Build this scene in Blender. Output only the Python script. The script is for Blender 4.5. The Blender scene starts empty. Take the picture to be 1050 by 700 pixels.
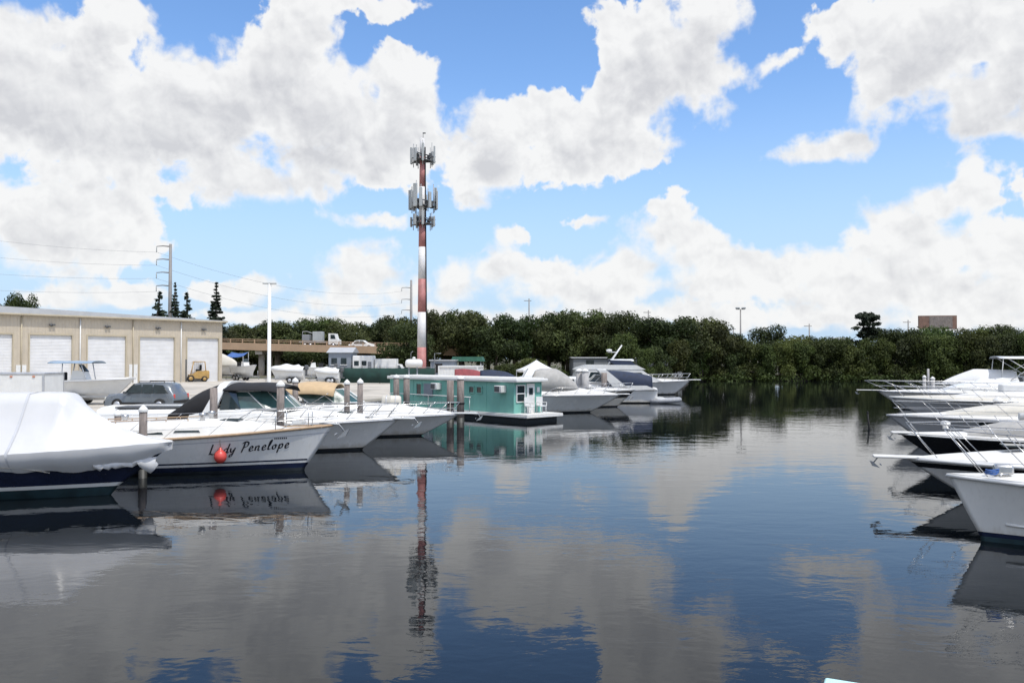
import bpy, bmesh, math, random
from mathutils import Vector, Matrix, noise
R = math.radians
sc = bpy.context.scene
C = sc.collection
random.seed(7)

# ------------------------------------------------------------------ camera
H_CAM = 3.7            # eye height above the water
FPX = 847.0            # focal length in pixels of a 1050 px wide picture
HOR = 367.0            # picture row of the horizon
cd = bpy.data.cameras.new('camera')
cd.sensor_width = 36.0
cd.lens = FPX / 1050 * 36.0
cd.clip_start = 0.1
cd.clip_end = 6000
cam = bpy.data.objects.new('camera', cd)
cam.location = (0, 0, H_CAM)
cam.rotation_euler = (R(90 + math.degrees(math.atan((HOR - 350) / FPX))), 0, 0)
C.objects.link(cam)
sc.camera = cam

# ------------------------------------------------------------------ light and exposure
sc.view_settings.view_transform = 'Standard'
sc.view_settings.look = 'None'
sc.view_settings.exposure = 0.0
sc.view_settings.gamma = 1.0
sc.view_settings.use_curve_mapping = False
SUN_EL, SUN_AZ = 63.0, 140.0      # azimuth from +Y (into the picture) clockwise to +X
sd = bpy.data.lights.new('sun', 'SUN')
sd.energy = 3.1
sd.angle = R(0.5)
sd.color = (1.0, 0.965, 0.9)
sun = bpy.data.objects.new('sun', sd)
sdir = Vector((math.sin(R(SUN_AZ)) * math.cos(R(SUN_EL)), math.cos(R(SUN_AZ)) * math.cos(R(SUN_EL)), math.sin(R(SUN_EL))))
sun.rotation_euler = sdir.to_track_quat('Z', 'Y').to_euler()
sun.location = (20, -10, 60)
C.objects.link(sun)

SKY_STRENGTH = 0.1
world = bpy.data.worlds.new('World')
sc.world = world
world.use_nodes = True

class NT:
    """small helper that writes node graphs"""
    def __init__(s, tree): s.t = tree; s.n = tree.nodes; s.l = tree.links
    def new(s, typ, **kw):
        n = s.n.new(typ)
        for k, v in kw.items(): setattr(n, k, v)
        return n
    def put(s, sock, v):
        if v is None: return
        if hasattr(v, 'is_output'): s.l.new(v, sock)
        else:
            try: sock.default_value = v
            except Exception: sock.default_value = (v, v, v)
    def m(s, op, a, b=None, c=None, clamp=False):
        n = s.new('ShaderNodeMath', operation=op); n.use_clamp = clamp
        for i, v in enumerate((a, b, c)): s.put(n.inputs[i], v)
        return n.outputs[0]
    def v(s, op, a, b=None, c=None, scale=None):
        n = s.new('ShaderNodeVectorMath', operation=op)
        for i, x in enumerate((a, b, c)): s.put(n.inputs[i], x)
        if scale is not None: s.put(n.inputs['Scale'], scale)
        return n.outputs['Value'] if op in ('LENGTH', 'DOT_PRODUCT', 'DISTANCE') else n.outputs['Vector']
    def noise(s, vec, scale, detail=4, rough=0.5, dims='3D', dist=0.0, out='Fac'):
        n = s.new('ShaderNodeTexNoise', noise_dimensions=dims)
        if vec is not None: s.put(n.inputs['Vector'], vec)
        s.put(n.inputs['Scale'], scale); s.put(n.inputs['Detail'], detail)
        s.put(n.inputs['Roughness'], rough); s.put(n.inputs['Distortion'], dist)
        return n.outputs[out]
    def ramp(s, fac, stops, interp='LINEAR'):
        n = s.new('ShaderNodeValToRGB'); cr = n.color_ramp; cr.interpolation = interp
        while len(cr.elements) < len(stops): cr.elements.new(0.5)
        for e, (p, c) in zip(cr.elements, stops):
            e.position = p; e.color = (c, c, c, 1) if isinstance(c, (int, float)) else (*c, 1)
        s.put(n.inputs['Fac'], fac)
        return n.outputs['Color']
    def mix(s, fac, a, b, blend='MIX'):
        n = s.new('ShaderNodeMix', data_type='RGBA', blend_type=blend)
        s.put(n.inputs[0], fac)
        s.put(n.inputs[6], a if hasattr(a, 'is_output') else (*a, 1))
        s.put(n.inputs[7], b if hasattr(b, 'is_output') else (*b, 1))
        return n.outputs[2]
    def smooth(s, x, a, b, lo=0.0, hi=1.0):
        n = s.new('ShaderNodeMapRange', interpolation_type='SMOOTHSTEP')
        for i, vv in enumerate((x, a, b, lo, hi)): s.put(n.inputs[i], vv)
        return n.outputs[0]

def azel(px, py):
    az = math.atan((px - 525) / FPX)
    return az, math.atan((HOR - py) / FPX * math.cos(az))

# cumulus masses of the sky: centre and radii in picture units, turned into azimuth / elevation
CLOUDS = [
 # left mass
 (40,25,130,40),(120,18,45,30),(60,100,150,75),(190,120,110,68),(300,55,52,55),(255,90,60,45),(330,120,80,62),(405,112,50,55),(432,85,20,24),(395,150,65,40),
 (255,180,75,38),(320,185,45,30),(120,160,90,40),
 (45,225,105,62),(95,250,75,32),(140,235,30,30),
 # grey deck at the top edge
 (360,2,85,14),(290,20,25,22),
 # middle mass
 (492,165,55,42),(520,132,50,38),(575,140,65,48),(625,115,50,50),(665,60,70,60),(725,20,52,45),(700,85,50,45),(650,145,40,28),(755,75,30,20),(800,66,24,11),(475,180,40,22),(632,70,28,30),
 # right mass
 (955,50,105,60),(1030,90,70,50),(905,25,62,40),(925,95,50,30),(1010,125,40,16),(845,148,56,17),(885,138,35,14),(980,10,110,40),(1080,60,60,90),
 # low bank right
 (698,216,26,24),(676,250,42,30),(715,262,48,35),(640,278,40,32),(770,276,42,20),(745,290,60,25),(835,278,62,28),(885,246,32,24),(925,228,42,32),(965,212,34,34),(1002,198,36,36),(940,265,75,42),(1030,260,60,36),(1048,200,22,18),(870,300,90,35),(1000,305,100,35),
 # low bank middle
 (525,243,13,10),(505,275,45,26),(555,288,50,32),(470,292,30,26),(600,300,60,28),(595,226,24,8),
 (380,228,40,12),(375,280,48,32),(345,296,36,24),(410,300,40,22),(320,310,30,18),(260,296,36,16),(235,302,40,14),(300,328,110,10),(450,322,60,12),(560,326,130,13),(720,322,120,15),(860,326,140,14),(1000,328,120,14),(120,300,52,16),(60,306,40,12),
]
def build_world():
    nt = world.node_tree
    for n in list(nt.nodes): nt.nodes.remove(n)
    # cloud density as a function of (azimuth, elevation)
    g = bpy.data.node_groups.new('cloud_density', 'ShaderNodeTree')
    g.interface.new_socket('P', in_out='INPUT', socket_type='NodeSocketVector')
    g.interface.new_socket('Fine', in_out='INPUT', socket_type='NodeSocketFloat')
    g.interface.new_socket('Density', in_out='OUTPUT', socket_type='NodeSocketFloat')
    N = NT(g)
    gi = N.new('NodeGroupInput'); go = N.new('NodeGroupOutput')
    P = gi.outputs['P']
    w1 = N.v('SUBTRACT', N.noise(P, 9.0, 3, 0.55, '2D', out='Color'), (0.5, 0.5, 0.5))
    w2 = N.v('SUBTRACT', N.noise(P, 34.0, 3, 0.6, '2D', out='Color'), (0.5, 0.5, 0.5))
    sp = N.new('ShaderNodeSeparateXYZ'); N.put(sp.inputs[0], P)
    amp = N.smooth(sp.outputs[1], 0.02, 0.26, 0.42, 1.0)      # far cumulus are smaller in every way
    Q = N.v('MULTIPLY_ADD', N.v('SCALE', w1, scale=amp), (0.075, 0.060, 0.0), P)
    Q = N.v('MULTIPLY_ADD', N.v('SCALE', w2, scale=amp), (0.028, 0.028, 0.0), Q)
    acc = None
    for (px, py, rx, ry) in CLOUDS:
        a, e = azel(px, py)
        ra = rx / FPX * math.cos(a) ** 2; re = ry / FPX * math.cos(a)
        d = N.v('LENGTH', N.v('MULTIPLY_ADD', Q, (1 / ra, 1 / re, 0), (-a / ra, -e / re, 0)))
        # a fixed softness in radians for every mass
        d = N.m('MULTIPLY', N.m('SUBTRACT', d, 1.0), min(ra, re) * 8 + 0.28)
        acc = d if acc is None else N.m('SMOOTH_MIN', acc, d, 0.22)
    near = N.m('MULTIPLY', acc, -1.0)
    # the rest of the sky, outside the part that was studied
    sx = N.new('ShaderNodeSeparateXYZ'); N.put(sx.inputs[0], P)
    far = N.m('SUBTRACT', N.noise(N.v('MULTIPLY', P, (1, 1.6, 0)), 2.6, 4, 0.55, '2D'), 0.44)
    far = N.m('MULTIPLY', far, 5.0)
    outside = N.m('MAXIMUM', N.smooth(N.m('ABSOLUTE', sx.outputs[0]), 0.58, 0.72), N.smooth(sx.outputs[1], 0.42, 0.56))
    far = N.m('SUBTRACT', far, N.m('MULTIPLY', N.m('SUBTRACT', 1.0, outside), 4.0))
    D = N.m('MAXIMUM', near, far)
    # billows
    f1 = N.m('SUBTRACT', N.noise(P, 19.0, 5, 0.52, '2D', 0.25), 0.47)
    f2 = N.m('SUBTRACT', N.noise(P, 75.0, 3, 0.5, '2D', 0.2), 0.5)
    D = N.m('ADD', D, N.m('MULTIPLY', N.m('MULTIPLY', f1, amp), 1.0))
    D = N.m('ADD', D, N.m('MULTIPLY', N.m('MULTIPLY', f2, gi.outputs['Fine']), 0.22))
    N.put(go.inputs[0], D)

    N = NT(nt)
    tc = N.new('ShaderNodeTexCoord')
    dirv = N.v('NORMALIZE', tc.outputs['Generated'])
    s = N.new('ShaderNodeSeparateXYZ'); N.put(s.inputs[0], dirv)
    az = N.m('ARCTAN2', s.outputs[0], s.outputs[1])
    el = N.m('ARCSINE', s.outputs[2])
    cb = N.new('ShaderNodeCombineXYZ'); N.put(cb.inputs[0], az); N.put(cb.inputs[1], el)
    P = cb.outputs[0]
    def dens(vec, fine):
        n = N.new('ShaderNodeGroup'); n.node_tree = g
        N.put(n.inputs['P'], vec); n.inputs['Fine'].default_value = fine
        return n.outputs[0]
    D0 = dens(P, 1.0)
    D1 = dens(N.v('ADD', P, (0.012, 0.034, 0)), 0.3)     # towards the sun: what stands between it and this point
    edge = N.m('MULTIPLY', N.smooth(N.noise(P, 6.0, 2, 0.5, '2D'), 0.35, 0.65), 0.26)
    alpha = N.smooth(D0, -0.02, N.m('ADD', edge, 0.11))
    shade = N.smooth(D1, -0.25, 1.05)
    shade = N.m('MULTIPLY', shade, N.smooth(D0, 0.05, 0.55))
    shade = N.m('ADD', shade, N.m('MULTIPLY', N.m('SUBTRACT', N.noise(P, 13.0, 4, 0.5, '2D'), 0.5), 0.40), clamp=True)
    k = 1.0 / SKY_STRENGTH
    lit = (0.94 * k, 0.94 * k, 0.935 * k); dark = (0.66 * k, 0.665 * k, 0.69 * k)
    shade = N.m('MULTIPLY', shade, N.smooth(el, 0.03, 0.24, 0.62, 1.0))
    # billows: each puff is bright on its upper right and dim below
    def relief(sc_, off, det):
        a = N.noise(P, sc_, det, 0.55, '2D', 0.35); b = N.noise(N.v('ADD', P, off), sc_, det, 0.55, '2D', 0.35)
        return N.m('SUBTRACT', b, a)
    rel = N.m('ADD', N.m('MULTIPLY', relief(17.0, (0.006, 0.016, 0), 4), 1.15), N.m('MULTIPLY', relief(48.0, (0.003, 0.007, 0), 3), 0.6))
    inside = N.smooth(D0, 0.0, 0.25)
    shade = N.m('ADD', shade, N.m('MULTIPLY', rel, inside), clamp=True)
    cloud = N.mix(shade, lit, dark)
    sky = N.new('ShaderNodeTexSky', sky_type='NISHITA')
    sky.sun_disc = False
    sky.sun_elevation = R(SUN_EL); sky.sun_rotation = R(SUN_AZ)
    sky.altitude = 0; sky.air_density = 1.0; sky.dust_density = 0.3; sky.ozone_density = 1.4
    hs = N.new('ShaderNodeHueSaturation'); hs.inputs['Saturation'].default_value = 1.2; hs.inputs['Value'].default_value = 1.12
    N.put(hs.inputs['Color'], sky.outputs[0])
    # moist air above the horizon
    hz = N.smooth(el, 0.34, 0.0)
    blue = N.v('MULTIPLY', hs.outputs[0], (1.95, 1.82, 1.88))
    base = N.mix(N.m('MULTIPLY', hz, 0.92), blue, (0.47 * k, 0.66 * k, 0.90 * k))
    col = N.mix(N.m('MULTIPLY', alpha, 0.97), base, cloud)
    # unseen sky round the sun, brightened to add fill light on the hulls
    fill_glow = N.m('MULTIPLY', N.smooth(N.v('DOT_PRODUCT', dirv, tuple(sdir)), 0.30, 0.92), 0.55)
    col = N.v('SCALE', col, scale=N.m('ADD', 1.0, fill_glow))
    low = N.smooth(el, 0.0, -0.06)
    col = N.mix(low, col, (0.25 * k, 0.27 * k, 0.27 * k))
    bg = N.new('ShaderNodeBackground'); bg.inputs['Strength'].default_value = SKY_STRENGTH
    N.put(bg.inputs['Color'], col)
    out = N.new('ShaderNodeOutputWorld')
    N.l.new(bg.outputs[0], out.inputs['Surface'])
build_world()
world.cycles.sampling_method = 'MANUAL'
world.cycles.sample_map_resolution = 512
sc.cycles.max_bounces = 6
sc.cycles.glossy_bounces = 3
sc.cycles.diffuse_bounces = 2
sc.cycles.transparent_max_bounces = 6
sc.cycles.use_denoising = True
sc.cycles.caustics_reflective = True
sc.cycles.sample_clamp_indirect = 2.5
sc.cycles.blur_glossy = 0.5
sc.cycles.caustics_refractive = False

# ------------------------------------------------------------------ materials
def mat(name, col, rough=0.5, var=0.12, scale=3.0, metal=0.0, streak=0.0, bump=0.0, bscale=20.0, coat=0.0, spec=0.5, dirt=None, dirt_amt=0.0, stretch=None):
    m = bpy.data.materials.new(name); m.use_nodes = True
    nt = m.node_tree; N = NT(nt)
    b = nt.nodes['Principled BSDF']
    tc = N.new('ShaderNodeTexCoord'); oc = tc.outputs['Object']
    vec = N.v('MULTIPLY', oc, stretch) if stretch else oc
    f = N.noise(vec, scale, 5, 0.6)
    c = N.mix(N.smooth(f, 0.3, 0.7), tuple(x * (1 - var) for x in col), tuple(min(1, x * (1 + var)) for x in col))
    if streak:
        sv = N.v('MULTIPLY', oc, (3.0, 3.0, 0.25))
        st = N.smooth(N.noise(sv, 4.0, 5, 0.65), 0.5, 0.75)
        c = N.mix(N.m('MULTIPLY', st, streak), c, tuple(x * 0.55 for x in (col[0], col[1] * 0.96, col[2] * 0.9)))
    if dirt:
        dn = N.smooth(N.noise(oc, scale * 0.7, 6, 0.7), 0.48, 0.68)
        c = N.mix(N.m('MULTIPLY', dn, dirt_amt), c, dirt)
    N.put(b.inputs['Base Color'], c)
    N.put(b.inputs['Roughness'], N.m('ADD', rough, N.m('MULTIPLY', N.m('SUBTRACT', f, 0.5), 0.25), clamp=True))
    b.inputs['Metallic'].default_value = metal
    b.inputs['Specular IOR Level'].default_value = spec
    b.inputs['Coat Weight'].default_value = coat
    b.inputs['Coat Roughness'].default_value = 0.08
    if bump:
        bn = N.new('ShaderNodeBump'); bn.inputs['Strength'].default_value = bump
        N.put(bn.inputs['Height'], N.noise(vec, bscale, 4, 0.6))
        N.put(b.inputs['Normal'], bn.outputs[0])
    return m

def ribbed(name, col, axis, period, depth=0.3, rough=0.5, var=0.06):
    """sheet metal or boards with ribs running square to the given axis"""
    m = mat(name, col, rough, var, 0.8, streak=0.12)
    nt = m.node_tree; N = NT(nt); b = nt.nodes['Principled BSDF']
    tc = N.new('ShaderNodeTexCoord')
    sx = N.new('ShaderNodeSeparateXYZ'); N.put(sx.inputs[0], tc.outputs['Object'])
    ph = N.m('FRACT', N.m('MULTIPLY', sx.outputs['XYZ'.index(axis)], 1 / period))
    hgt = N.smooth(N.m('ABSOLUTE', N.m('SUBTRACT', ph, 0.5)), 0.30, 0.44)
    bn = N.new('ShaderNodeBump'); bn.inputs['Strength'].default_value = depth; bn.inputs['Distance'].default_value = 0.05
    N.put(bn.inputs['Height'], hgt); N.put(b.inputs['Normal'], bn.outputs[0])
    return m

def leafmat(name, dark, light, trans=0.25):
    m = bpy.data.materials.new(name); m.use_nodes = True
    nt = m.node_tree; N = NT(nt)
    b = nt.nodes['Principled BSDF']
    geo = N.new('ShaderNodeNewGeometry'); oi = N.new('ShaderNodeObjectInfo'); tc = N.new('ShaderNodeTexCoord')
    n1 = N.noise(tc.outputs['Object'], 0.55, 3, 0.6)
    f = N.m('ADD', N.m('MULTIPLY', geo.outputs['Random Per Island'], 0.45), N.m('MULTIPLY', N.smooth(n1, 0.32, 0.68), 0.55))
    c = N.mix(f, dark, light)
    hs = N.new('ShaderNodeHueSaturation')
    N.put(hs.inputs['Hue'], N.m('ADD', 0.470, N.m('MULTIPLY', oi.outputs['Random'], 0.05)))
    N.put(hs.inputs['Value'], N.m('ADD', 0.62, N.m('MULTIPLY', N.m('FRACT', N.m('MULTIPLY', oi.outputs['Random'], 7.31)), 0.80)))
    N.put(hs.inputs['Color'], c)
    N.put(b.inputs['Base Color'], hs.outputs[0])
    b.inputs['Roughness'].default_value = 0.6
    b.inputs['Specular IOR Level'].default_value = 0.25
    tr = N.new('ShaderNodeBsdfTranslucent'); N.put(tr.inputs['Color'], hs.outputs[0])
    mx = N.new('ShaderNodeMixShader'); mx.inputs[0].default_value = trans
    N.l.new(b.outputs[0], mx.inputs[1]); N.l.new(tr.outputs[0], mx.inputs[2])
    N.l.new(mx.outputs[0], nt.nodes['Material Output'].inputs['Surface'])
    return m

def glassmat(name, col, rough=0.06):
    m = mat(name, col, rough, 0.3, 1.5, spec=0.6)
    return m

M = dict(
 gel=mat('white_gelcoat', (0.72, 0.72, 0.70), 0.25, 0.05, 1.2, streak=0.10, coat=0.4),
 gelold=mat('weathered_gelcoat', (0.70, 0.70, 0.68), 0.35, 0.06, 1.5, streak=0.28, coat=0.2, dirt=(0.45, 0.41, 0.33), dirt_amt=0.25),
 gelgrey=mat('grey_gelcoat', (0.52, 0.53, 0.55), 0.25, 0.05, 1.2, streak=0.15, coat=0.3),
 gelhull=mat('stained_white_hull', (0.76, 0.76, 0.74), 0.25, 0.04, 1.2, streak=0.20, coat=0.4),
 deck=mat('white_deck', (0.68, 0.67, 0.64), 0.55, 0.05, 4.0, bump=0.05, bscale=60, dirt=(0.62, 0.59, 0.52), dirt_amt=0.35),
 cream=mat('cream_deck', (0.60, 0.57, 0.50), 0.55, 0.05, 3.0, dirt=(0.55, 0.5, 0.4), dirt_amt=0.25),
 navy=mat('navy_paint', (0.012, 0.018, 0.045), 0.22, 0.2, 2.0, coat=0.4),
 blackhull=mat('black_hull_paint', (0.012, 0.013, 0.016), 0.2, 0.2, 2.0, coat=0.4),
 antifoul=mat('dark_antifouling', (0.015, 0.022, 0.028), 0.7, 0.3, 3.0),
 tealfoul=mat('teal_antifouling', (0.012, 0.034, 0.042), 0.7, 0.3, 3.0),
 teal=ribbed('teal_siding_paint', (0.17, 0.42, 0.355), 'X', 0.61, 0.3, 0.6, 0.07),
 whitepaint=mat('white_paint', (0.70, 0.70, 0.68), 0.5, 0.05, 2.0, streak=0.12),
 canvasblack=mat('black_canvas', (0.012, 0.012, 0.014), 0.85, 0.3, 5.0, bump=0.15, bscale=8),
 canvasnavy=mat('navy_canvas', (0.02, 0.03, 0.06), 0.8, 0.25, 4.0, bump=0.25, bscale=6),
 canvastan=mat('tan_canvas', (0.50, 0.36, 0.21), 0.85, 0.08, 4.0, bump=0.15, bscale=8),
 canvaswhite=mat('white_canvas', (0.68, 0.68, 0.67), 0.7, 0.04, 3.0, bump=0.2, bscale=5),
 canvasgrey=mat('grey_canvas', (0.36, 0.35, 0.33), 0.85, 0.12, 3.0, bump=0.25, bscale=6),
 canvasmaroon=mat('maroon_canvas', (0.24, 0.055, 0.06), 0.85, 0.2, 3.0, bump=0.25, bscale=6),
 canvasblue=mat('blue_canvas', (0.05, 0.12, 0.33), 0.8, 0.2, 3.0, bump=0.2, bscale=6),
 canvasbluegrey=mat('blue_grey_canvas', (0.25, 0.33, 0.42), 0.8, 0.1, 3.0),
 wrap=mat('white_shrink_wrap', (0.60, 0.60, 0.60), 0.36, 0.03, 1.0, bump=0.55, bscale=3.6, stretch=(1.0, 2.2, 0.6)),
 glass=glassmat('tinted_glass', (0.018, 0.03, 0.034)),
 greenglass=glassmat('green_tinted_glass', (0.045, 0.095, 0.09), 0.08),
 chrome=mat('stainless_steel', (0.50, 0.50, 0.50), 0.28, 0.05, 5.0, metal=1.0),
 galv=mat('galvanised_steel', (0.32, 0.33, 0.34), 0.5, 0.15, 3.0, metal=0.5),
 alu=mat('brushed_aluminium', (0.55, 0.56, 0.58), 0.4, 0.1, 3.0, metal=0.8),
 darkgrey=mat('dark_grey_paint', (0.09, 0.095, 0.10), 0.6, 0.2, 3.0),
 black=mat('black_rubber', (0.012, 0.012, 0.012), 0.75, 0.3, 5.0),
 pile=mat('weathered_pile_timber', (0.235, 0.20, 0.18), 0.9, 0.28, 2.5, bump=0.5, bscale=14, stretch=(5, 5, 0.6), dirt=(0.09, 0.085, 0.08), dirt_amt=0.5),
 pilewet=mat('wet_pile_timber', (0.03, 0.03, 0.025), 0.5, 0.3, 4.0, bump=0.4),
 pilegrey=mat('pale_concrete_pile', (0.42, 0.41, 0.40), 0.9, 0.12, 3.0, bump=0.3, bscale=18),
 teak=mat('tan_cap_rail', (0.42, 0.29, 0.18), 0.6, 0.2, 6.0, stretch=(0.4, 6, 6)),
 red=mat('red_fender_vinyl', (0.62, 0.075, 0.06), 0.35, 0.08, 4.0),
 ink=mat('dark_lettering', (0.015, 0.014, 0.02), 0.5, 0.1, 4.0),
 rope=mat('pale_rope', (0.45, 0.42, 0.36), 0.9, 0.2, 30.0, bump=0.4, bscale=80),
 beige=ribbed('beige_metal_siding', (0.51, 0.445, 0.35), 'X', 0.33, 0.5),
 rolldoor=ribbed('white_roll_up_door', (0.70, 0.70, 0.70), 'Z', 0.15, 0.6),
 roofgrey=mat('grey_roof_metal', (0.46, 0.47, 0.48), 0.45, 0.06, 1.0, metal=0.2),
 beigetrim=mat('beige_trim', (0.45, 0.39, 0.28), 0.5, 0.06, 1.0),
 bridge=mat('tan_bridge_concrete', (0.42, 0.29, 0.19), 0.9, 0.10, 0.5, streak=0.3),
 concrete=mat('pale_concrete', (0.48, 0.44, 0.38), 0.9, 0.14, 0.4, bump=0.1, bscale=5, dirt=(0.20, 0.18, 0.15), dirt_amt=0.6),
 seawall=mat('stained_seawall_concrete', (0.25, 0.24, 0.21), 0.9, 0.2, 0.8, streak=0.5, bump=0.2, bscale=6),
 greenmesh=mat('green_windscreen_mesh', (0.012, 0.042, 0.034), 0.85, 0.25, 1.2, streak=0.2),
 greenroof=mat('green_awning', (0.03, 0.12, 0.08), 0.6, 0.2, 1.5),
 greywall=mat('grey_block_wall', (0.23, 0.24, 0.25), 0.9, 0.10, 0.6, streak=0.35),
 bluegrey=mat('blue_grey_siding', (0.22, 0.25, 0.29), 0.7, 0.10, 0.8, streak=0.2),
 redpaint=mat('faded_red_tower_paint', (0.42, 0.175, 0.16), 0.6, 0.22, 1.2, streak=0.3),
 whitetower=mat('weathered_white_tower_paint', (0.66, 0.65, 0.64), 0.6, 0.08, 1.2, streak=0.3),
 panel=mat('antenna_panel_grey', (0.36, 0.38, 0.38), 0.55, 0.08, 2.0),
 steelpole=mat('grey_steel_pole', (0.24, 0.23, 0.22), 0.6, 0.12, 1.0),
 cable=mat('power_cable', (0.22, 0.23, 0.25), 0.6, 0.1, 1.0),
 yellow=mat('yellow_machine_paint', (0.42, 0.26, 0.08), 0.5, 0.15, 3.0, dirt=(0.2, 0.13, 0.06), dirt_amt=0.5),
 suv=mat('grey_car_paint', (0.15, 0.17, 0.19), 0.3, 0.06, 2.0, metal=0.4, coat=0.6),
 lamp=mat('lamp_glass', (0.55, 0.55, 0.5), 0.3, 0.05, 3.0),
 aqua=mat('pale_aqua_gelcoat', (0.50, 0.80, 0.80), 0.35, 0.03, 3.0, coat=0.3),
 billboard=mat('brown_billboard_back', (0.20, 0.12, 0.09), 0.8, 0.25, 1.2, streak=0.4),
 bark=mat('grey_brown_bark', (0.075, 0.06, 0.048), 0.95, 0.3, 2.0, bump=0.5, bscale=9),
 brick=mat('red_brick', (0.30, 0.12, 0.08), 0.9, 0.2, 2.0),
 orange=mat('orange_paint', (0.55, 0.16, 0.05), 0.5, 0.1, 2.0),
 raft=mat('grey_inflatable_rubber', (0.30, 0.31, 0.33), 0.6, 0.15, 3.0),
 oak=leafmat('oak_leaves', (0.016, 0.025, 0.008), (0.086, 0.108, 0.032)),
 mangrove=leafmat('mangrove_leaves', (0.016, 0.027, 0.007), (0.074, 0.102, 0.024)),
 olive=leafmat('olive_green_leaves', (0.022, 0.034, 0.009), (0.105, 0.135, 0.030)),
 pine=leafmat('pine_needles', (0.010, 0.020, 0.012), (0.030, 0.048, 0.024), 0.1),
)
def hull_grime():
    # scum and rust-brown drips above the waterline of the white hulls (their origin lies at the waterline)
    nt = M['gelhull'].node_tree; N = NT(nt); b = nt.nodes['Principled BSDF']
    src = b.inputs['Base Color'].links[0].from_socket
    tc = N.new('ShaderNodeTexCoord'); sx = N.new('ShaderNodeSeparateXYZ'); N.put(sx.inputs[0], tc.outputs['Object'])
    n = N.noise(N.v('MULTIPLY', tc.outputs['Object'], (1, 1, 0.15)), 3.5, 6, 0.7)
    g = N.m('MULTIPLY', N.smooth(N.m('ADD', sx.outputs[2], N.m('MULTIPLY', n, 0.5)), 0.62, 0.30), 0.55)
    N.put(b.inputs['Base Color'], N.mix(g, src, (0.34, 0.29, 0.19)))
hull_grime()

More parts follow.
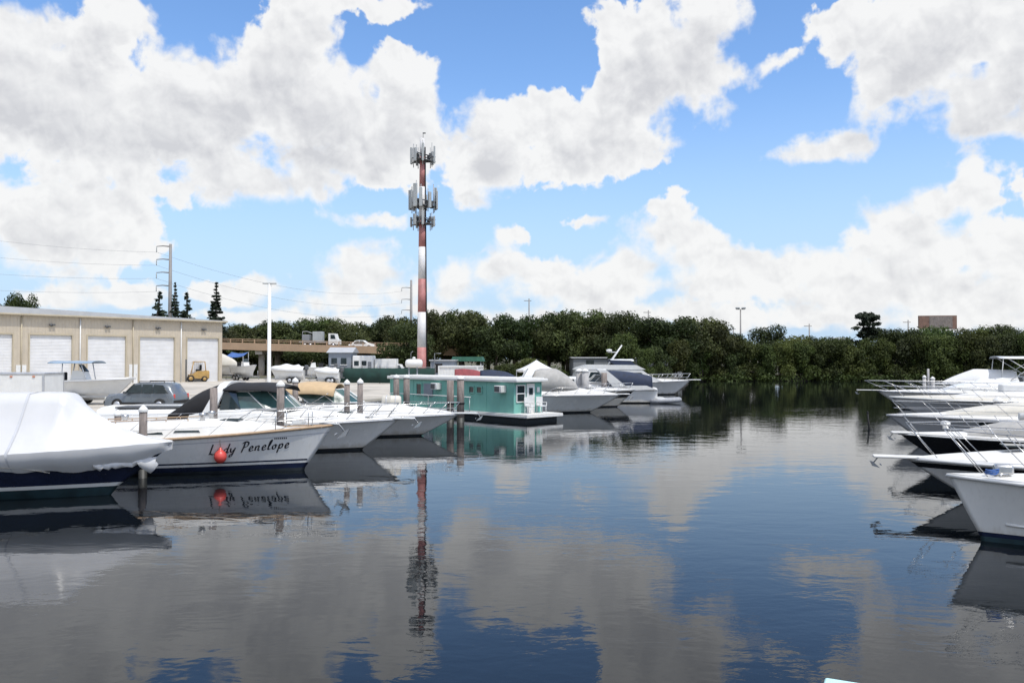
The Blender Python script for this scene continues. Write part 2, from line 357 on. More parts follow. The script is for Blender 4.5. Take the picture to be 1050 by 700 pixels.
# ------------------------------------------------------------------ mesh helpers
class MB:
    """collects shapes and links them as ONE mesh object"""
    def __init__(s): s.bm = bmesh.new(); s.mats = []; s.cur = 0
    def use(s, m):
        if m not in s.mats: s.mats.append(m)
        s.cur = s.mats.index(m); return s
    def _f(s, vs, smooth=False):
        try:
            f = s.bm.faces.new(vs); f.material_index = s.cur; f.smooth = smooth; return f
        except ValueError: return None
    def box(s, c, size, rz=0.0, bev=0.0, mtx=None):
        mt = Matrix.Translation(c) @ Matrix.Rotation(rz, 4, 'Z') if mtx is None else mtx
        hx, hy, hz = (x / 2 for x in size)
        vs = [s.bm.verts.new(mt @ Vector((x * hx, y * hy, z * hz))) for x in (-1, 1) for y in (-1, 1) for z in (-1, 1)]
        fs = [s._f([vs[i] for i in q]) for q in ((0, 1, 3, 2), (4, 6, 7, 5), (0, 4, 5, 1), (2, 3, 7, 6), (0, 2, 6, 4), (1, 5, 7, 3))]
        if bev:
            es = list({e for f in fs for e in f.edges})
            r = bmesh.ops.bevel(s.bm, geom=es, offset=bev, segments=2, affect='EDGES', profile=0.5)
            for f in r['faces']: f.material_index = s.cur; f.smooth = True
        return s
    def tube(s, pts, r, n=8, caps=True, smooth=True):
        pts = [Vector(p) for p in pts]; k = len(pts)
        rs = r if isinstance(r, (list, tuple)) else [r] * k
        rings = []; up = None
        for i, p in enumerate(pts):
            d = (pts[min(i + 1, k - 1)] - pts[max(i - 1, 0)]).normalized()
            if up is None: up = Vector((0, 0, 1)) if abs(d.z) < 0.9 else Vector((1, 0, 0))
            a = d.cross(up)
            if a.length < 1e-5: a = d.orthogonal()
            a.normalize(); b = a.cross(d).normalized()
            rings.append([s.bm.verts.new(p + (a * math.cos(t) + b * math.sin(t)) * rs[i]) for t in (2 * math.pi * j / n for j in range(n))])
        for A, B in zip(rings, rings[1:]):
            for j in range(n): s._f([A[j], A[(j + 1) % n], B[(j + 1) % n], B[j]], smooth)
        if caps: s._f(rings[0][::-1]); s._f(rings[-1])
        return s
    def lathe(s, c, prof, n=16, axis='Z', smooth=True):
        c = Vector(c); rings = []
        for (r, h) in prof:
            ring = []
            for j in range(n):
                t = 2 * math.pi * j / n
                u, v = max(r, 1e-4) * math.cos(t), max(r, 1e-4) * math.sin(t)
                o = {'Z': (u, v, h), 'X': (h, u, v), 'Y': (v, h, u)}[axis]
                ring.append(s.bm.verts.new(c + Vector(o)))
            rings.append(ring)
        for A, B in zip(rings, rings[1:]):
            for j in range(n): s._f([A[j], A[(j + 1) % n], B[(j + 1) % n], B[j]], smooth)
        s._f(rings[0][::-1]); s._f(rings[-1])
        return s
    def prism(s, poly, z0, z1, axis='Z', mtx=None):
        """polygon extruded along an axis; axis 'Y' takes (x,z), axis 'X' takes (y,z)"""
        def q(u, v, h):
            p = Vector({'Z': (u, v, h), 'Y': (u, h, v), 'X': (h, u, v)}[axis])
            return mtx @ p if mtx is not None else p
        A = [s.bm.verts.new(q(u, v, z0)) for u, v in poly]; B = [s.bm.verts.new(q(u, v, z1)) for u, v in poly]
        s._f(A[::-1]); s._f(B); n = len(poly)
        for i in range(n): s._f([A[i], A[(i + 1) % n], B[(i + 1) % n], B[i]])
        return s
    def grid(s, rows, smooth=True, close=False):
        vs = [[s.bm.verts.new(p) for p in r] for r in rows]
        for A, B in zip(vs, vs[1:]):
            n = len(A)
            for j in range(n if close else n - 1): s._f([A[j], A[(j + 1) % n], B[(j + 1) % n], B[j]], smooth)
        return vs
    def build(s, name, m=None, parent=None, weld=0.0, thick=0.0, normals=True):
        if weld: bmesh.ops.remove_doubles(s.bm, verts=s.bm.verts, dist=weld)
        if normals: bmesh.ops.recalc_face_normals(s.bm, faces=s.bm.faces)
        me = bpy.data.meshes.new(name); s.bm.to_mesh(me); s.bm.free()
        if s.mats:
            for x in s.mats: me.materials.append(M[x])
        else: me.materials.append(M[m] if isinstance(m, str) else m)
        o = bpy.data.objects.new(name, me); C.objects.link(o)
        if parent: o.parent = parent
        if thick:
            md = o.modifiers.new('thickness', 'SOLIDIFY'); md.thickness = thick; md.offset = 0
        return o

def tag(o, label, cat, group=None):
    o['label'] = label; o['category'] = cat
    if group: o['group'] = group
    return o
def thing(name, label, cat, loc, rz=0.0, group=None):
    o = bpy.data.objects.new(name, None); C.objects.link(o)
    o.location = loc; o.rotation_euler = (0, 0, rz); o.empty_display_size = 0.3
    return tag(o, label, cat, group)
def structure(o): o['kind'] = 'structure'; return o
def copy_tree(o, parent=None):
    c = o.copy(); C.objects.link(c)
    if parent is not None: c.parent = parent
    for ch in list(o.children): copy_tree(ch, c)
    return c
def at(px, d, z=0.0):
    """the point at distance d into the picture seen in picture column px"""
    return Vector(((px - 525) / FPX * d, d, z))
def zat(py, d): return H_CAM - (py - HOR) * d / FPX
def dwl(py, z=0.0): return (H_CAM - z) * FPX / (py - HOR)
def lerp(a, b, t): return a + (b - a) * t
GZ = 0.9       # level of the yard above the water

# ------------------------------------------------------------------ setting: water, ground
def build_water():
    m = bpy.data.materials.new('basin_water'); m.use_nodes = True
    N = NT(m.node_tree); b = m.node_tree.nodes['Principled BSDF']
    b.inputs['Base Color'].default_value = (0.005, 0.007, 0.009, 1)
    b.inputs['Roughness'].default_value = 0.008
    b.inputs['IOR'].default_value = 1.31
    tc = N.new('ShaderNodeTexCoord'); oc = tc.outputs['Object']
    n1 = N.noise(N.v('MULTIPLY', oc, (0.55, 1.0, 1)), 1.1, 3, 0.55, dist=0.4)
    n2 = N.noise(N.v('MULTIPLY', oc, (0.7, 1.0, 1)), 5.5, 3, 0.55, dist=0.3)
    n3 = N.noise(oc, 0.09, 3, 0.6)
    patch = N.smooth(n3, 0.38, 0.66)          # light airs: some patches smoother, some ruffled
    h = N.m('ADD', N.m('MULTIPLY', n1, 0.017), N.m('MULTIPLY', N.m('MULTIPLY', n2, N.m('ADD', 0.12, patch)), 0.0060))
    bn = N.new('ShaderNodeBump'); bn.inputs['Strength'].default_value = 0.42; bn.inputs['Distance'].default_value = 1.0
    N.put(bn.inputs['Height'], h); N.put(b.inputs['Normal'], bn.outputs[0])
    mb = MB(); mb.grid([[(-140, -80, 0), (160, -80, 0)], [(-140, 175, 0), (160, 175, 0)]])
    structure(mb.build('water', m))
build_water()

BASIN = [(-22, -70), (-21, 5), (-19.5, 22), (-17.5, 34), (-15.5, 44), (-11.5, 53), (-7, 60), (-2.5, 66), (3.5, 73), (6.5, 80), (8, 88), (13, 97), (20, 108), (25, 120), (27, 134),
         (36, 137), (50, 136), (64, 134), (74, 128), (72, 100), (64, 75), (52, 50), (42, 30), (36, 10), (36, -70)]
def build_ground():
    m = bpy.data.materials.new('ground_soil_and_grass'); m.use_nodes = True
    N = NT(m.node_tree); b = m.node_tree.nodes['Principled BSDF']
    tc = N.new('ShaderNodeTexCoord'); oc = tc.outputs['Object']
    f = N.noise(oc, 0.12, 6, 0.65)
    c = N.mix(N.smooth(f, 0.4, 0.6), (0.05, 0.06, 0.025), (0.16, 0.13, 0.09))
    c = N.mix(N.m('MULTIPLY', N.noise(oc, 2.5, 4, 0.7), 0.5), c, (0.06, 0.065, 0.035))
    N.put(b.inputs['Base Color'], c); b.inputs['Roughness'].default_value = 0.95
    bm = bmesh.new()
    big = 2500
    outer = [bm.verts.new((x, y, GZ)) for x, y in ((-big, -big), (big, -big), (big, big), (-big, big))]
    inner = [bm.verts.new((x, y, GZ)) for x, y in BASIN]
    es = [bm.edges.new((a, b_)) for ring in (outer, inner) for a, b_ in zip(ring, ring[1:] + ring[:1])]
    bmesh.ops.triangle_fill(bm, use_beauty=True, use_dissolve=False, edges=es)
    for f_ in list(bm.faces):
        if f_.normal.z < 0: f_.normal_flip()
    me = bpy.data.meshes.new('ground'); bm.to_mesh(me); bm.free(); me.materials.append(m)
    o = bpy.data.objects.new('ground', me); C.objects.link(o); structure(o)
    # paved boatyard to the left
    mb = MB()
    edge = BASIN[1:10]
    for (x0, y0), (x1, y1) in zip(edge, edge[1:]):
        mb._f([mb.bm.verts.new(p) for p in ((x0 - 0.45, y0, GZ + 0.012), (-95, y0 + 4, GZ + 0.012), (-95, y1 + (30 if y1 == edge[-1][1] else 4), GZ + 0.012), (x1 - 0.45, y1 + (22 if False else 0), GZ + 0.012))])
    mb._f([mb.bm.verts.new(p) for p in ((6.05, 80, GZ + 0.012), (-95, 110, GZ + 0.012), (-95, 118, GZ + 0.012), (-10, 110, GZ + 0.012))])
    structure(mb.build('yard_pavement', 'concrete'))
build_ground()

def build_seawall():
    t = thing('seawall', 'stained concrete seawall with pale cap along the edge of the basin', 'seawall', (0, 0, 0))
    w = MB(); cp = MB()
    pts = [Vector((x, y, 0)) for x, y in BASIN]
    n = len(pts)
    for i in range(n - 1):
        a, b = pts[i], pts[i + 1]
        if min(a.y, b.y) > 107: continue      # the far bank is natural
        d = (b - a).normalized(); q = Vector((d.y, -d.x, 0))   # towards the water
        w = MB(); cp = MB()
        w.grid([[a + Vector((0, 0, -1.5)), b + Vector((0, 0, -1.5))], [a + Vector((0, 0, GZ - 0.12)), b + Vector((0, 0, GZ - 0.12))]], False)
        A, B = a + q * 0.12, b + q * 0.12; A2, B2 = a - q * 0.4, b - q * 0.4
        z0, z1 = GZ - 0.12, GZ + 0.06
        vs = [cp.bm.verts.new((p.x, p.y, z)) for z in (z0, z1) for p in (A, B, B2, A2)]
        for qd in ((0, 1, 2, 3), (4, 5, 6, 7), (0, 1, 5, 4), (2, 3, 7, 6)): cp._f([vs[k] for k in qd])
        w.build('wall_face', 'seawall', t); cp.build('cap', 'concrete', t)
build_seawall()
def build_bank():
    m = MB(); A = []; B_ = []
    pts = [Vector((x, y, 0)) for x, y in BASIN if y > 105]
    ctr = Vector((48, 90, 0))
    for a, b in zip(pts, pts[1:]):
        for k in range(6):
            p = a.lerp(b, k / 6); q = (ctr - p).normalized(); w = 1.2 + 0.7 * noise.noise(p * 0.35)
            A.append(p - q * 0.4 + Vector((0, 0, GZ + 0.02))); B_.append(p + q * w + Vector((0, 0, -0.35)))
    m.grid([A, [a.lerp(b, 0.5) + Vector((0, 0, 0.12 * noise.noise(a * 0.8))) for a, b in zip(A, B_)], B_])
    structure(m.build('bank', mat('muddy_bank', (0.022, 0.019, 0.014), 0.9, 0.35, 1.5, bump=0.5, bscale=4)))
build_bank()

# ------------------------------------------------------------------ warehouse
def build_warehouse():
    A = Vector((-58.0, 71.0, GZ)); Bp = Vector((-35.2, 100.3, GZ))       # front wall from near to far end
    d = (Bp - A); L = d.length; rz = math.atan2(d.y, d.x)
    t = thing('warehouse', 'long beige metal boat storage warehouse with five white roll up doors', 'warehouse', A, rz)
    He, D = 7.1, 22.0            # local: x along the front, y back into the building
    pitch = L / 6.5
    # doors counted from the far end
    doors = [L - 2.55 - k * pitch for k in range(7)]
    dw, dh = 4.1, 5.15
    w = MB()
    edges = sorted([(c - dw / 2, c + dw / 2) for c in doors if c - dw / 2 > 0])
    x = 0
    for a, b in edges + [(L, L)]:
        if a > x: w.box(((x + a) / 2, 0.15, He / 2), (a - x, 0.3, He))
        if b > a: w.box(((a + b) / 2, 0.15, (dh + He) / 2), (b - a, 0.3, He - dh))
        x = b
    w.box((L - 0.15, D / 2 + 0.15, He / 2), (0.3, D - 0.3, He)); w.box((0.15, D / 2 + 0.15, He / 2), (0.3, D - 0.3, He)); w.box((L / 2, D + 0.15, He / 2), (L, 0.3, He))
    w.build('wall', 'beige', t)
    r = MB()
    # low gable roof rising from the far corner, with a deep fascia
    hi = 0.95
    r.prism([(-0.5, He), (L + 0.4, He), (L + 0.4, He + 0.2), (-0.5, He + hi + 0.15)], -0.45, D + 0.5, 'Y')
    rf = r.build('roof', 'roofgrey', t)
    g = MB(); g.box((L / 2, -0.52, He + 0.06), (L + 0.8, 0.14, 0.16), bev=0.02); g.build('gutter', 'beigetrim', rf)
    for i, c in enumerate(doors):
        if c - dw / 2 < 0: continue
        m = MB(); m.box((c, 0.16, dh / 2), (dw, 0.06, dh)); dr = m.build('roll_up_door', 'rolldoor', t)
        f = MB()
        f.box((c - dw / 2 - 0.06, -0.02, dh / 2), (0.12, 0.1, dh)); f.box((c + dw / 2 + 0.06, -0.02, dh / 2), (0.12, 0.1, dh)); f.box((c, -0.02, dh + 0.07), (dw + 0.24, 0.1, 0.14))
        f.build('door_frame', 'beigetrim', dr)
        l = MB(); l.box((c, -0.06, 6.15), (0.16, 0.12, 0.22)); l.box((c - 0.16, -0.2, 6.2), (0.26, 0.22, 0.16), bev=0.03); l.box((c + 0.16, -0.2, 6.2), (0.26, 0.22, 0.16), bev=0.03)
        l.build('flood_lamp', 'darkgrey', t)
        if c + pitch / 2 > L: continue
        s = MB(); s.tube([(c + pitch / 2, -0.09, 0.1), (c + pitch / 2, -0.09, He - 0.1)], 0.07, 6); s.build('downspout', 'whitepaint' if i % 2 else 'beigetrim', t)
    for c in (doors[1] - dw / 2 - 0.75, doors[3] - dw / 2 - 0.8):
        m = MB(); m.box((c, -0.05, 1.05), (0.95, 0.08, 2.1), bev=0.01); dd = m.build('side_door', 'whitepaint', t)
        k = MB(); k.lathe((c + 0.35, -0.13, 1.0), [(0.03, -0.05), (0.035, 0.02), (0.0, 0.04)], 8, 'Y'); k.build('handle', 'chrome', dd)
build_warehouse()

# ------------------------------------------------------------------ bridge
def bridge_z(x): return 6.2 + (x + 45.6) * (5.45 - 6.2) / 28.0
def build_bridge():
    t = thing('road_bridge', 'low tan concrete road bridge with a pipe railing crossing behind the boatyard', 'bridge', (0, 130, 0))
    x0, x1, W = -110.0, -8.0, 13.0
    m = MB(); m.prism([(x0, bridge_z(x0) - 1.15), (x1, bridge_z(x1) - 1.15), (x1, bridge_z(x1)), (x0, bridge_z(x0))], 0, 0.5, 'Y')
    m.build('parapet', 'bridge', t)
    m = MB(); m.prism([(x0, bridge_z(x0) - 0.95), (x1, bridge_z(x1) - 0.95), (x1, bridge_z(x1) - 0.55), (x0, bridge_z(x0) - 0.55)], 0.5, W, 'Y')
    m.build('deck_slab', 'concrete', t)
    m = MB(); m.prism([(x0, bridge_z(x0) - 1.1), (x1, bridge_z(x1) - 1.1), (x1, bridge_z(x1) + 0.02), (x0, bridge_z(x0) + 0.02)], W, W + 0.4, 'Y')
    m.build('parapet', 'bridge', t)
    rl = MB()
    for dz in (0.28, 0.55): rl.tube([(x0, 0.25, bridge_z(x0) + dz), (x1, 0.25, bridge_z(x1) + dz)], 0.05, 6)
    ro = rl.build('railing', 'bridge', t)
    x = x0 + 1
    k = 0
    while x < x1 and k < 60:
        p = MB(); p.box((x, 0.25, bridge_z(x) + 0.29), (0.14, 0.14, 0.58)); p.build('railing_post', 'bridge', ro); x += 1.9; k += 1
    for x in range(-100, -10, 15):
        for y in (2.0, 6.5, 11.0):
            p = MB(); p.lathe((x, y, 0), [(0.5, GZ - 0.3), (0.5, bridge_z(x) - 1.75)], 12); p.build('pier', 'concrete', t)
        c = MB(); c.box((x, W / 2, bridge_z(x) - 1.36), (1.1, W - 0.8, 0.8)); c.build('pier_cap', 'concrete', t)
    a = MB(); a.box((-19.2, 6.6, 2.7), (1.2, 12.4, 3.4)); a.build('abutment', 'bridge', t)
build_bridge()

# ------------------------------------------------------------------ tower with antennas
def build_tower():
    X, Y = at(432.5, 95).x, 95.0
    t = thing('cell_tower', 'tall red and white striped cell tower pole carrying clusters of grey antenna panels', 'tower', (X, Y, GZ))
    s = FPX / Y
    zz = lambda py: zat(py, Y) - GZ
    top = zz(141)
    rad = lambda z: lerp(0.56, 0.27, z / top)
    bands = [(0, zz(356), 'redpaint'), (zz(356), zz(320), 'whitetower'), (zz(320), zz(286), 'redpaint'), (zz(286), zz(253), 'whitetower'), (zz(253), zz(226), 'redpaint'), (zz(226), zz(191), 'whitetower'), (zz(191), zz(160), 'redpaint'), (zz(160), top, 'whitetower')]
    for a, b, m in bands:
        q = MB(); q.lathe((0, 0, 0), [(rad(a), a), (rad(b), b)], 20); q.build('mast_section', m, t)
    c = MB()
    for k in range(3): c.tube([(0.62 - k * 0.02, -0.1 + k * 0.13, 0), (0.33, -0.06 + k * 0.09, top - 1)], 0.07, 6)
    c.build('cable_run', 'black', t)
    def cluster(z, R_, h, n, wp, seed):
        rnd = random.Random(seed)
        p = MB()
        for tri in range(3):
            a0, a1 = 2 * math.pi * tri / 3 + 0.35, 2 * math.pi * (tri + 1) / 3 + 0.35
            A = Vector((R_ * math.cos(a0), R_ * math.sin(a0), z)); B = Vector((R_ * math.cos(a1), R_ * math.sin(a1), z))
            for dz in (0.0, 0.55): p.tube([A + Vector((0, 0, dz)), B + Vector((0, 0, dz))], 0.07, 6)
            mid = (A + B) / 2
            p.tube([(0, 0, z), tuple(mid)], 0.1, 6); p.tube([(0, 0, z - 0.6), tuple(mid)], 0.06, 6)
            p.tube([(0, 0, z), tuple(A)], 0.08, 6)
            # grating
            g0 = [Vector((0, 0, z + 0.02)), A + Vector((0, 0, 0.02)), B + Vector((0, 0, 0.02))]
            p._f([p.bm.verts.new(v * 0.98 + Vector((0, 0, z * 0.02))) for v in g0])
        pl = p.build('platform', 'darkgrey', t)
        for tri in range(3):
            a0, a1 = 2 * math.pi * tri / 3 + 0.35, 2 * math.pi * (tri + 1) / 3 + 0.35
            for k in range(n):
                u = (k + 0.5) / n
                q = Vector((R_ * lerp(math.cos(a0), math.cos(a1), u), R_ * lerp(math.sin(a0), math.sin(a1), u), z))
                out = Vector((q.x, q.y, 0)).normalized()
                ang = math.atan2(out.y, out.x)
                hh = h * rnd.uniform(0.75, 1.1); w = wp * rnd.uniform(0.75, 1.15)
                m = MB(); m.use('galv'); m.tube([q + out * 0.1 + Vector((0, 0, -0.7)), q + out * 0.1 + Vector((0, 0, hh + 0.1))], 0.05, 6)
                m.use('panel'); m.box(q + out * 0.38 + Vector((0, 0, hh / 2 - 0.3)), (0.2, w, hh), ang, 0.04)
                m.use('darkgrey'); m.box(q - out * 0.12 + Vector((0, 0, rnd.uniform(0.1, 0.6))), (0.25, 0.35, 0.55), ang)
                m.build('antenna_panel', None, pl)
    cluster(zz(164), 1.55, 2.0, 2, 0.32, 1)
    cluster(zz(211), 1.75, 2.4, 3, 0.42, 2)
    cluster(zz(229), 1.55, 1.5, 2, 0.28, 3)
    l = MB(); l.tube([(0.1, 0, top), (0.1, 0, top + 0.7)], 0.03, 6); l.box((0.22, 0, top + 0.62), (0.35, 0.1, 0.12)); l.build('lightning_rod', 'darkgrey', t)
build_tower()

# ------------------------------------------------------------------ poles and wires
def power_pole(px, top_py, d, arms, label, r=0.3, arm=2.6, side=-1):
    p = at(px, d, GZ)
    t = thing('transmission_pole', label, 'utility pole', p)
    zt = zat(top_py, d) - GZ
    m = MB(); m.lathe((0, 0, 0), [(r * 1.35, 0), (r * 0.75, zt)], 12); m.build('pole', 'steelpole', t)
    tips = []
    for py in arms:
        z = zat(py, d) - GZ
        a = MB(); a.tube([(0, 0, z), (side * arm * 0.55, 0, z + 0.12), (side * arm, 0, z + 0.02)], [0.14, 0.1, 0.07], 8); ar = a.build('cross_arm', 'steelpole', t)
        i = MB(); i.lathe((side * arm, 0, z), [(0.06, -1.1), (0.11, -0.9), (0.07, -0.7), (0.11, -0.5), (0.07, -0.3), (0.09, 0)], 8); i.build('insulator', 'panel', ar)
        tips.append(p + Vector((side * arm, 0, z - 1.1)))
    return tips
P1 = power_pole(174, 250, 160, (252.5, 266, 279.5, 293), 'grey steel transmission pole with four arms rising behind the warehouse', 0.34, 2.7)
P2 = power_pole(421.5, 287, 260, (295, 307, 318), 'grey transmission pole with three arms just left of the striped tower', 0.42, 3.0)
def wire(a, b, sag, label, r=0.03):
    pts = [a.lerp(b, k / 24) - Vector((0, 0, sag * 4 * (k / 24) * (1 - k / 24))) for k in range(25)]
    m = MB(); m.tube(pts, r, 5); tag(m.build('power_cable', 'cable'), label, 'cable', 'overhead power cables')
names = ['topmost', 'second highest', 'third highest', 'lowest']
for k, tip in enumerate(P1):
    far = Vector((-125 - 3 * k, 105, tip.z + 4.5 + (3 - k) * 0.7))
    wire(far, tip, 3.0, f'thin power cable, {names[k]} of those running left from the tall steel pole', 0.018)
for k, tip in enumerate(P2):
    wire(P1[k], tip, 3.6, f'thin power cable, {names[k]} of those between the two transmission poles', 0.022)

def lamp_pole_white():
    d = 86.0; p = at(276, d, GZ)
    t = thing('light_pole', 'tall white light pole standing in the boatyard in front of the bridge', 'light pole', p)
    h = zat(291, d) - GZ
    m = MB(); m.lathe((0, 0, 0), [(0.26, 0), (0.24, 0.2), (0.2, 0.3), (0.17, h)], 14); m.build('pole', 'whitepaint', t)
    m = MB(); m.box((0, 0, 0.08), (0.6, 0.6, 0.16), bev=0.02); m.build('base_plate', 'whitepaint', t)
    m = MB(); m.box((-0.35, 0, h + 0.05), (0.7, 0.3, 0.12), bev=0.03); m.box((0.35, 0, h + 0.05), (0.7, 0.3, 0.12), bev=0.03); m.build('lamp_head', 'panel', t)
lamp_pole_white()
def flood_pole():
    d = 150.0; p = at(759.5, d, GZ)
    t = thing('floodlight_pole', 'slim floodlight pole with four lamp heads above the trees right of centre', 'light pole', p)
    h = zat(317, d) - GZ
    m = MB(); m.lathe((0, 0, 0), [(0.2, 0), (0.11, h)], 10); m.build('pole', 'steelpole', t)
    m = MB(); m.tube([(-0.75, 0, h), (0.75, 0, h)], 0.06, 6); m.build('cross_arm', 'steelpole', t)
    for x in (-0.75, -0.35, 0.35, 0.75):
        m = MB(); m.box((x, -0.15, h + 0.2), (0.32, 0.4, 0.3), bev=0.05); m.build('lamp_head', 'panel', t)
flood_pole()
for px, top, d, lab in ((542.5, 306, 190, 'thin wooden utility pole above the oaks right of the striped tower'),
                        (615.5, 315, 200, 'thin utility pole peeping over the dark tree crowns above the cruisers'),
                        (665, 318, 190, 'thin utility pole above the tree gap over the radar mast'),
                        (752, 335, 185, 'short utility pole just left of the floodlight pole'),
                        (830, 332, 185, 'short utility pole between the round tree and the layered pine'),
                        (931.5, 328, 185, 'short utility pole left of the brown billboard')):
    p = at(px, d, GZ); h = zat(top, d) - GZ
    t = thing('utility_pole', lab, 'utility pole', p, 0, 'thin utility poles beyond the trees')
    m = MB(); m.lathe((0, 0, 0), [(0.22, 0), (0.13, h)], 8); m.build('pole', 'steelpole', t)
    m = MB(); m.box((-0.3, 0, h - 0.5), (1.7, 0.12, 0.14)); m.build('cross_arm', 'steelpole', t)
def billboard():
    d = 175.0; p = at(961.5, d, GZ)
    t = thing('billboard', 'brown back of a billboard standing above the trees at the right', 'billboard', p, R(-8))
    z0, z1 = zat(337, d) - GZ, zat(323.5, d) - GZ
    m = MB(); m.box((0, 0, (z0 + z1) / 2), (7.6, 0.5, z1 - z0)); b = m.build('panel', 'billboard', t)
    m = MB(); m.box((0.6, -0.27, (z0 + z1) / 2), (4.6, 0.06, (z1 - z0) * 0.86)); m.build('facing_sheet', 'pilewet' if False else 'pile', b)
    m = MB(); m.lathe((0, 0.6, 0), [(0.45, 0), (0.45, z1)], 12); m.build('post', 'steelpole', t)
    m = MB(); m.box((0, -0.6, z0 - 0.1), (7.4, 0.8, 0.08)); m.build('catwalk', 'darkgrey', t)
billboard()

# ------------------------------------------------------------------ boats: shared builders
# local frame of a boat: the bow tip is at x = 0, the stern at x = -L, +y is port, z = 0 the waterline
class Hull:
    def __init__(s, L, B, fb, fs, rake=1.2, draft=0.5, pS=2.2, pW=1.35, wW=0.80, tm=0.42, flare=1.5, sag=0.0):
        s.L, s.B, s.fb, s.fs, s.rake, s.draft, s.pS, s.pW, s.wW, s.tm, s.flare, s.sag = L, B, fb, fs, rake, draft, pS, pW, wW, tm, flare, sag
    def sheer(s, t):
        return lerp(s.fs, s.fb, t * t) - s.sag * math.sin(math.pi * t)
    def shape(s, t, p):
        if t <= s.tm: return 1 - 0.10 * ((s.tm - t) / s.tm) ** 2
        return max(0.0, 1 - ((t - s.tm) / (1 - s.tm)) ** p)
    def half(s, t, f):
        f = max(0.0, min(1.0, f)); g = f ** s.flare
        return s.B / 2 * lerp(s.wW, 1, g) * s.shape(t, lerp(s.pW, s.pS, g))
    def X(s, t, f):
        f = max(0.0, min(1.0, f))
        return -s.L + t * (s.L - s.rake * (1 - f) ** 1.1)
    def pt(s, t, z, side):
        sh = s.sheer(t); f = z / sh
        y = s.half(t, f)
        if z < 0: y *= max(0.03, 1 + z / s.draft * 0.97)
        return Vector((s.X(t, f), side * y, z))
    def at_x(s, x, z, side, off=0.0):
        """hull surface point at local x and height z"""
        t = (x + s.L) / s.L
        for _ in range(8):
            f = max(0, min(1, z / s.sheer(t))); t = max(0, min(1, (x + s.L) / (s.L - s.rake * (1 - f) ** 1.1)))
        p = s.pt(t, z, side)
        return p + Vector((0, side * off, 0))
    def edge(s, t, inset=0.0, dz=0.0, side=1):
        y = max(0.0, s.half(t, 1) - inset)
        return Vector((s.X(t, 1) - (inset if t > 0.97 else 0), side * y, s.sheer(t) + dz))
    def tx(s, x): return (x + s.L) / s.L

    def build_hull(s, par, topside='gel', boot='navy', bottom='antifoul', zb=(0.04, 0.13), stripe=None, n=34, t0=0.0):
        """one skin from keel to sheer; paint bands are materials of the skin"""
        m = MB()
        lv = [('z', -s.draft, bottom), ('z', -0.2, bottom), ('z', zb[0], boot), ('z', zb[1], topside)]
        gs = [0.15, 0.35, 0.55, 0.72, 0.86, 1.0]
        if stripe: gs = [0.15, 0.35, 0.55, stripe[0], stripe[1], 1.0]
        lv += [('g', g, (stripe[2] if stripe and abs(g - stripe[0]) < 1e-6 else topside)) for g in gs]
        ts = [1 - (1 - i / n) ** 1.25 for i in range(n + 1)]
        for side in (1, -1):
            rows = []
            for kind, v, _ in lv:
                row = []
                for t in ts:
                    z = v if kind == 'z' else lerp(zb[1], s.sheer(t), v)
                    row.append(s.pt(t, z, side))
                rows.append(row)
            for (k, v, mm), A, B_ in zip(lv, rows, rows[1:]):
                m.use(mm); m.grid([A, B_])
        # transom
        m.use(topside)
        cols = [s.pt(0, (v if k == 'z' else lerp(zb[1], s.sheer(0), v)), 1) for k, v, _ in lv]
        m.grid([cols, [Vector((p.x, -p.y, p.z)) for p in cols]], False)
        o = m.build('hull', None, par, weld=0.002)
        return o
    def build_rail(s, hull, name='rub_rail', m='gelgrey', r=0.035, t0=0.0, dz=-0.03, n=40):
        pts = [s.edge(lerp(t0, 1, i / n), -0.01, dz, 1) for i in range(n + 1)] + [s.edge(lerp(t0, 1, 1 - i / n), -0.01, dz, -1) for i in range(1, n + 1)]
        q = MB(); q.tube(pts, r, 6); return q.build(name, m, hull)
    def deckz(s, t, y, crown):
        b = max(s.half(t, 1), 1e-3); u = min(1, abs(y) / b)
        return s.sheer(t) + 0.015 + crown(t) * (1 - u ** 2.6)
    def build_deck(s, par, crown, m='deck', t0=0.0, n=36, ny=10):
        q = MB(); rows = []
        for i in range(n + 1):
            t = lerp(t0, 1, i / n); b = s.half(t, 1)
            rows.append([Vector((s.X(t, 1), b * u, s.deckz(t, b * u, crown))) for u in (math.sin(math.pi / 2 * (-1 + 2 * j / ny)) for j in range(ny + 1))])
        q.grid(rows); return q.build('deck', m, par, weld=0.002)
    def bow_rail(s, par, t0=0.45, t1=1.0, h=0.6, n=7, inset=0.10, lean=0.12, fwd=0.25, r=0.012, mid=True, open_bow=False, m='chrome'):
        sides = []
        for side in (1, -1):
            pts = []
            for i in range(25):
                t = lerp(t0, t1, i / 24); e = s.edge(t, inset, 0, side)
                k = i / 24
                hh = h * min(1, k * 6 + 0.05) if t0 > 0 else h
                out = Vector((fwd * k, side * lean * (1 - k * 0.5), 0))
                pts.append(e + out + Vector((0, 0, hh)))
            sides.append(pts)
        q = MB()
        if open_bow:
            q.tube(sides[0], r, 6); q.tube(sides[1], r, 6)
        else:
            q.tube(sides[0] + sides[1][::-1], r, 6)
        if mid:
            for side, pts in zip((1, -1), sides):
                q.tube([p.lerp(s.edge(lerp(t0, t1, i / 24), inset, 0, side), 0.5) for i, p in enumerate(pts)], r * 0.6, 5)
        rail = q.build('bow_rail', m, par)
        for side, pts in zip((1, -1), sides):
            for k in range(n):
                i = round(lerp(2, 24, k / (n - 1)))
                t = lerp(t0, t1, (i - 1.6) / 24)
                b = s.edge(t, inset, 0.0, side)
                q = MB(); q.tube([b, pts[i]], r * 0.9, 6); q.build('stanchion', m, rail)
        return rail

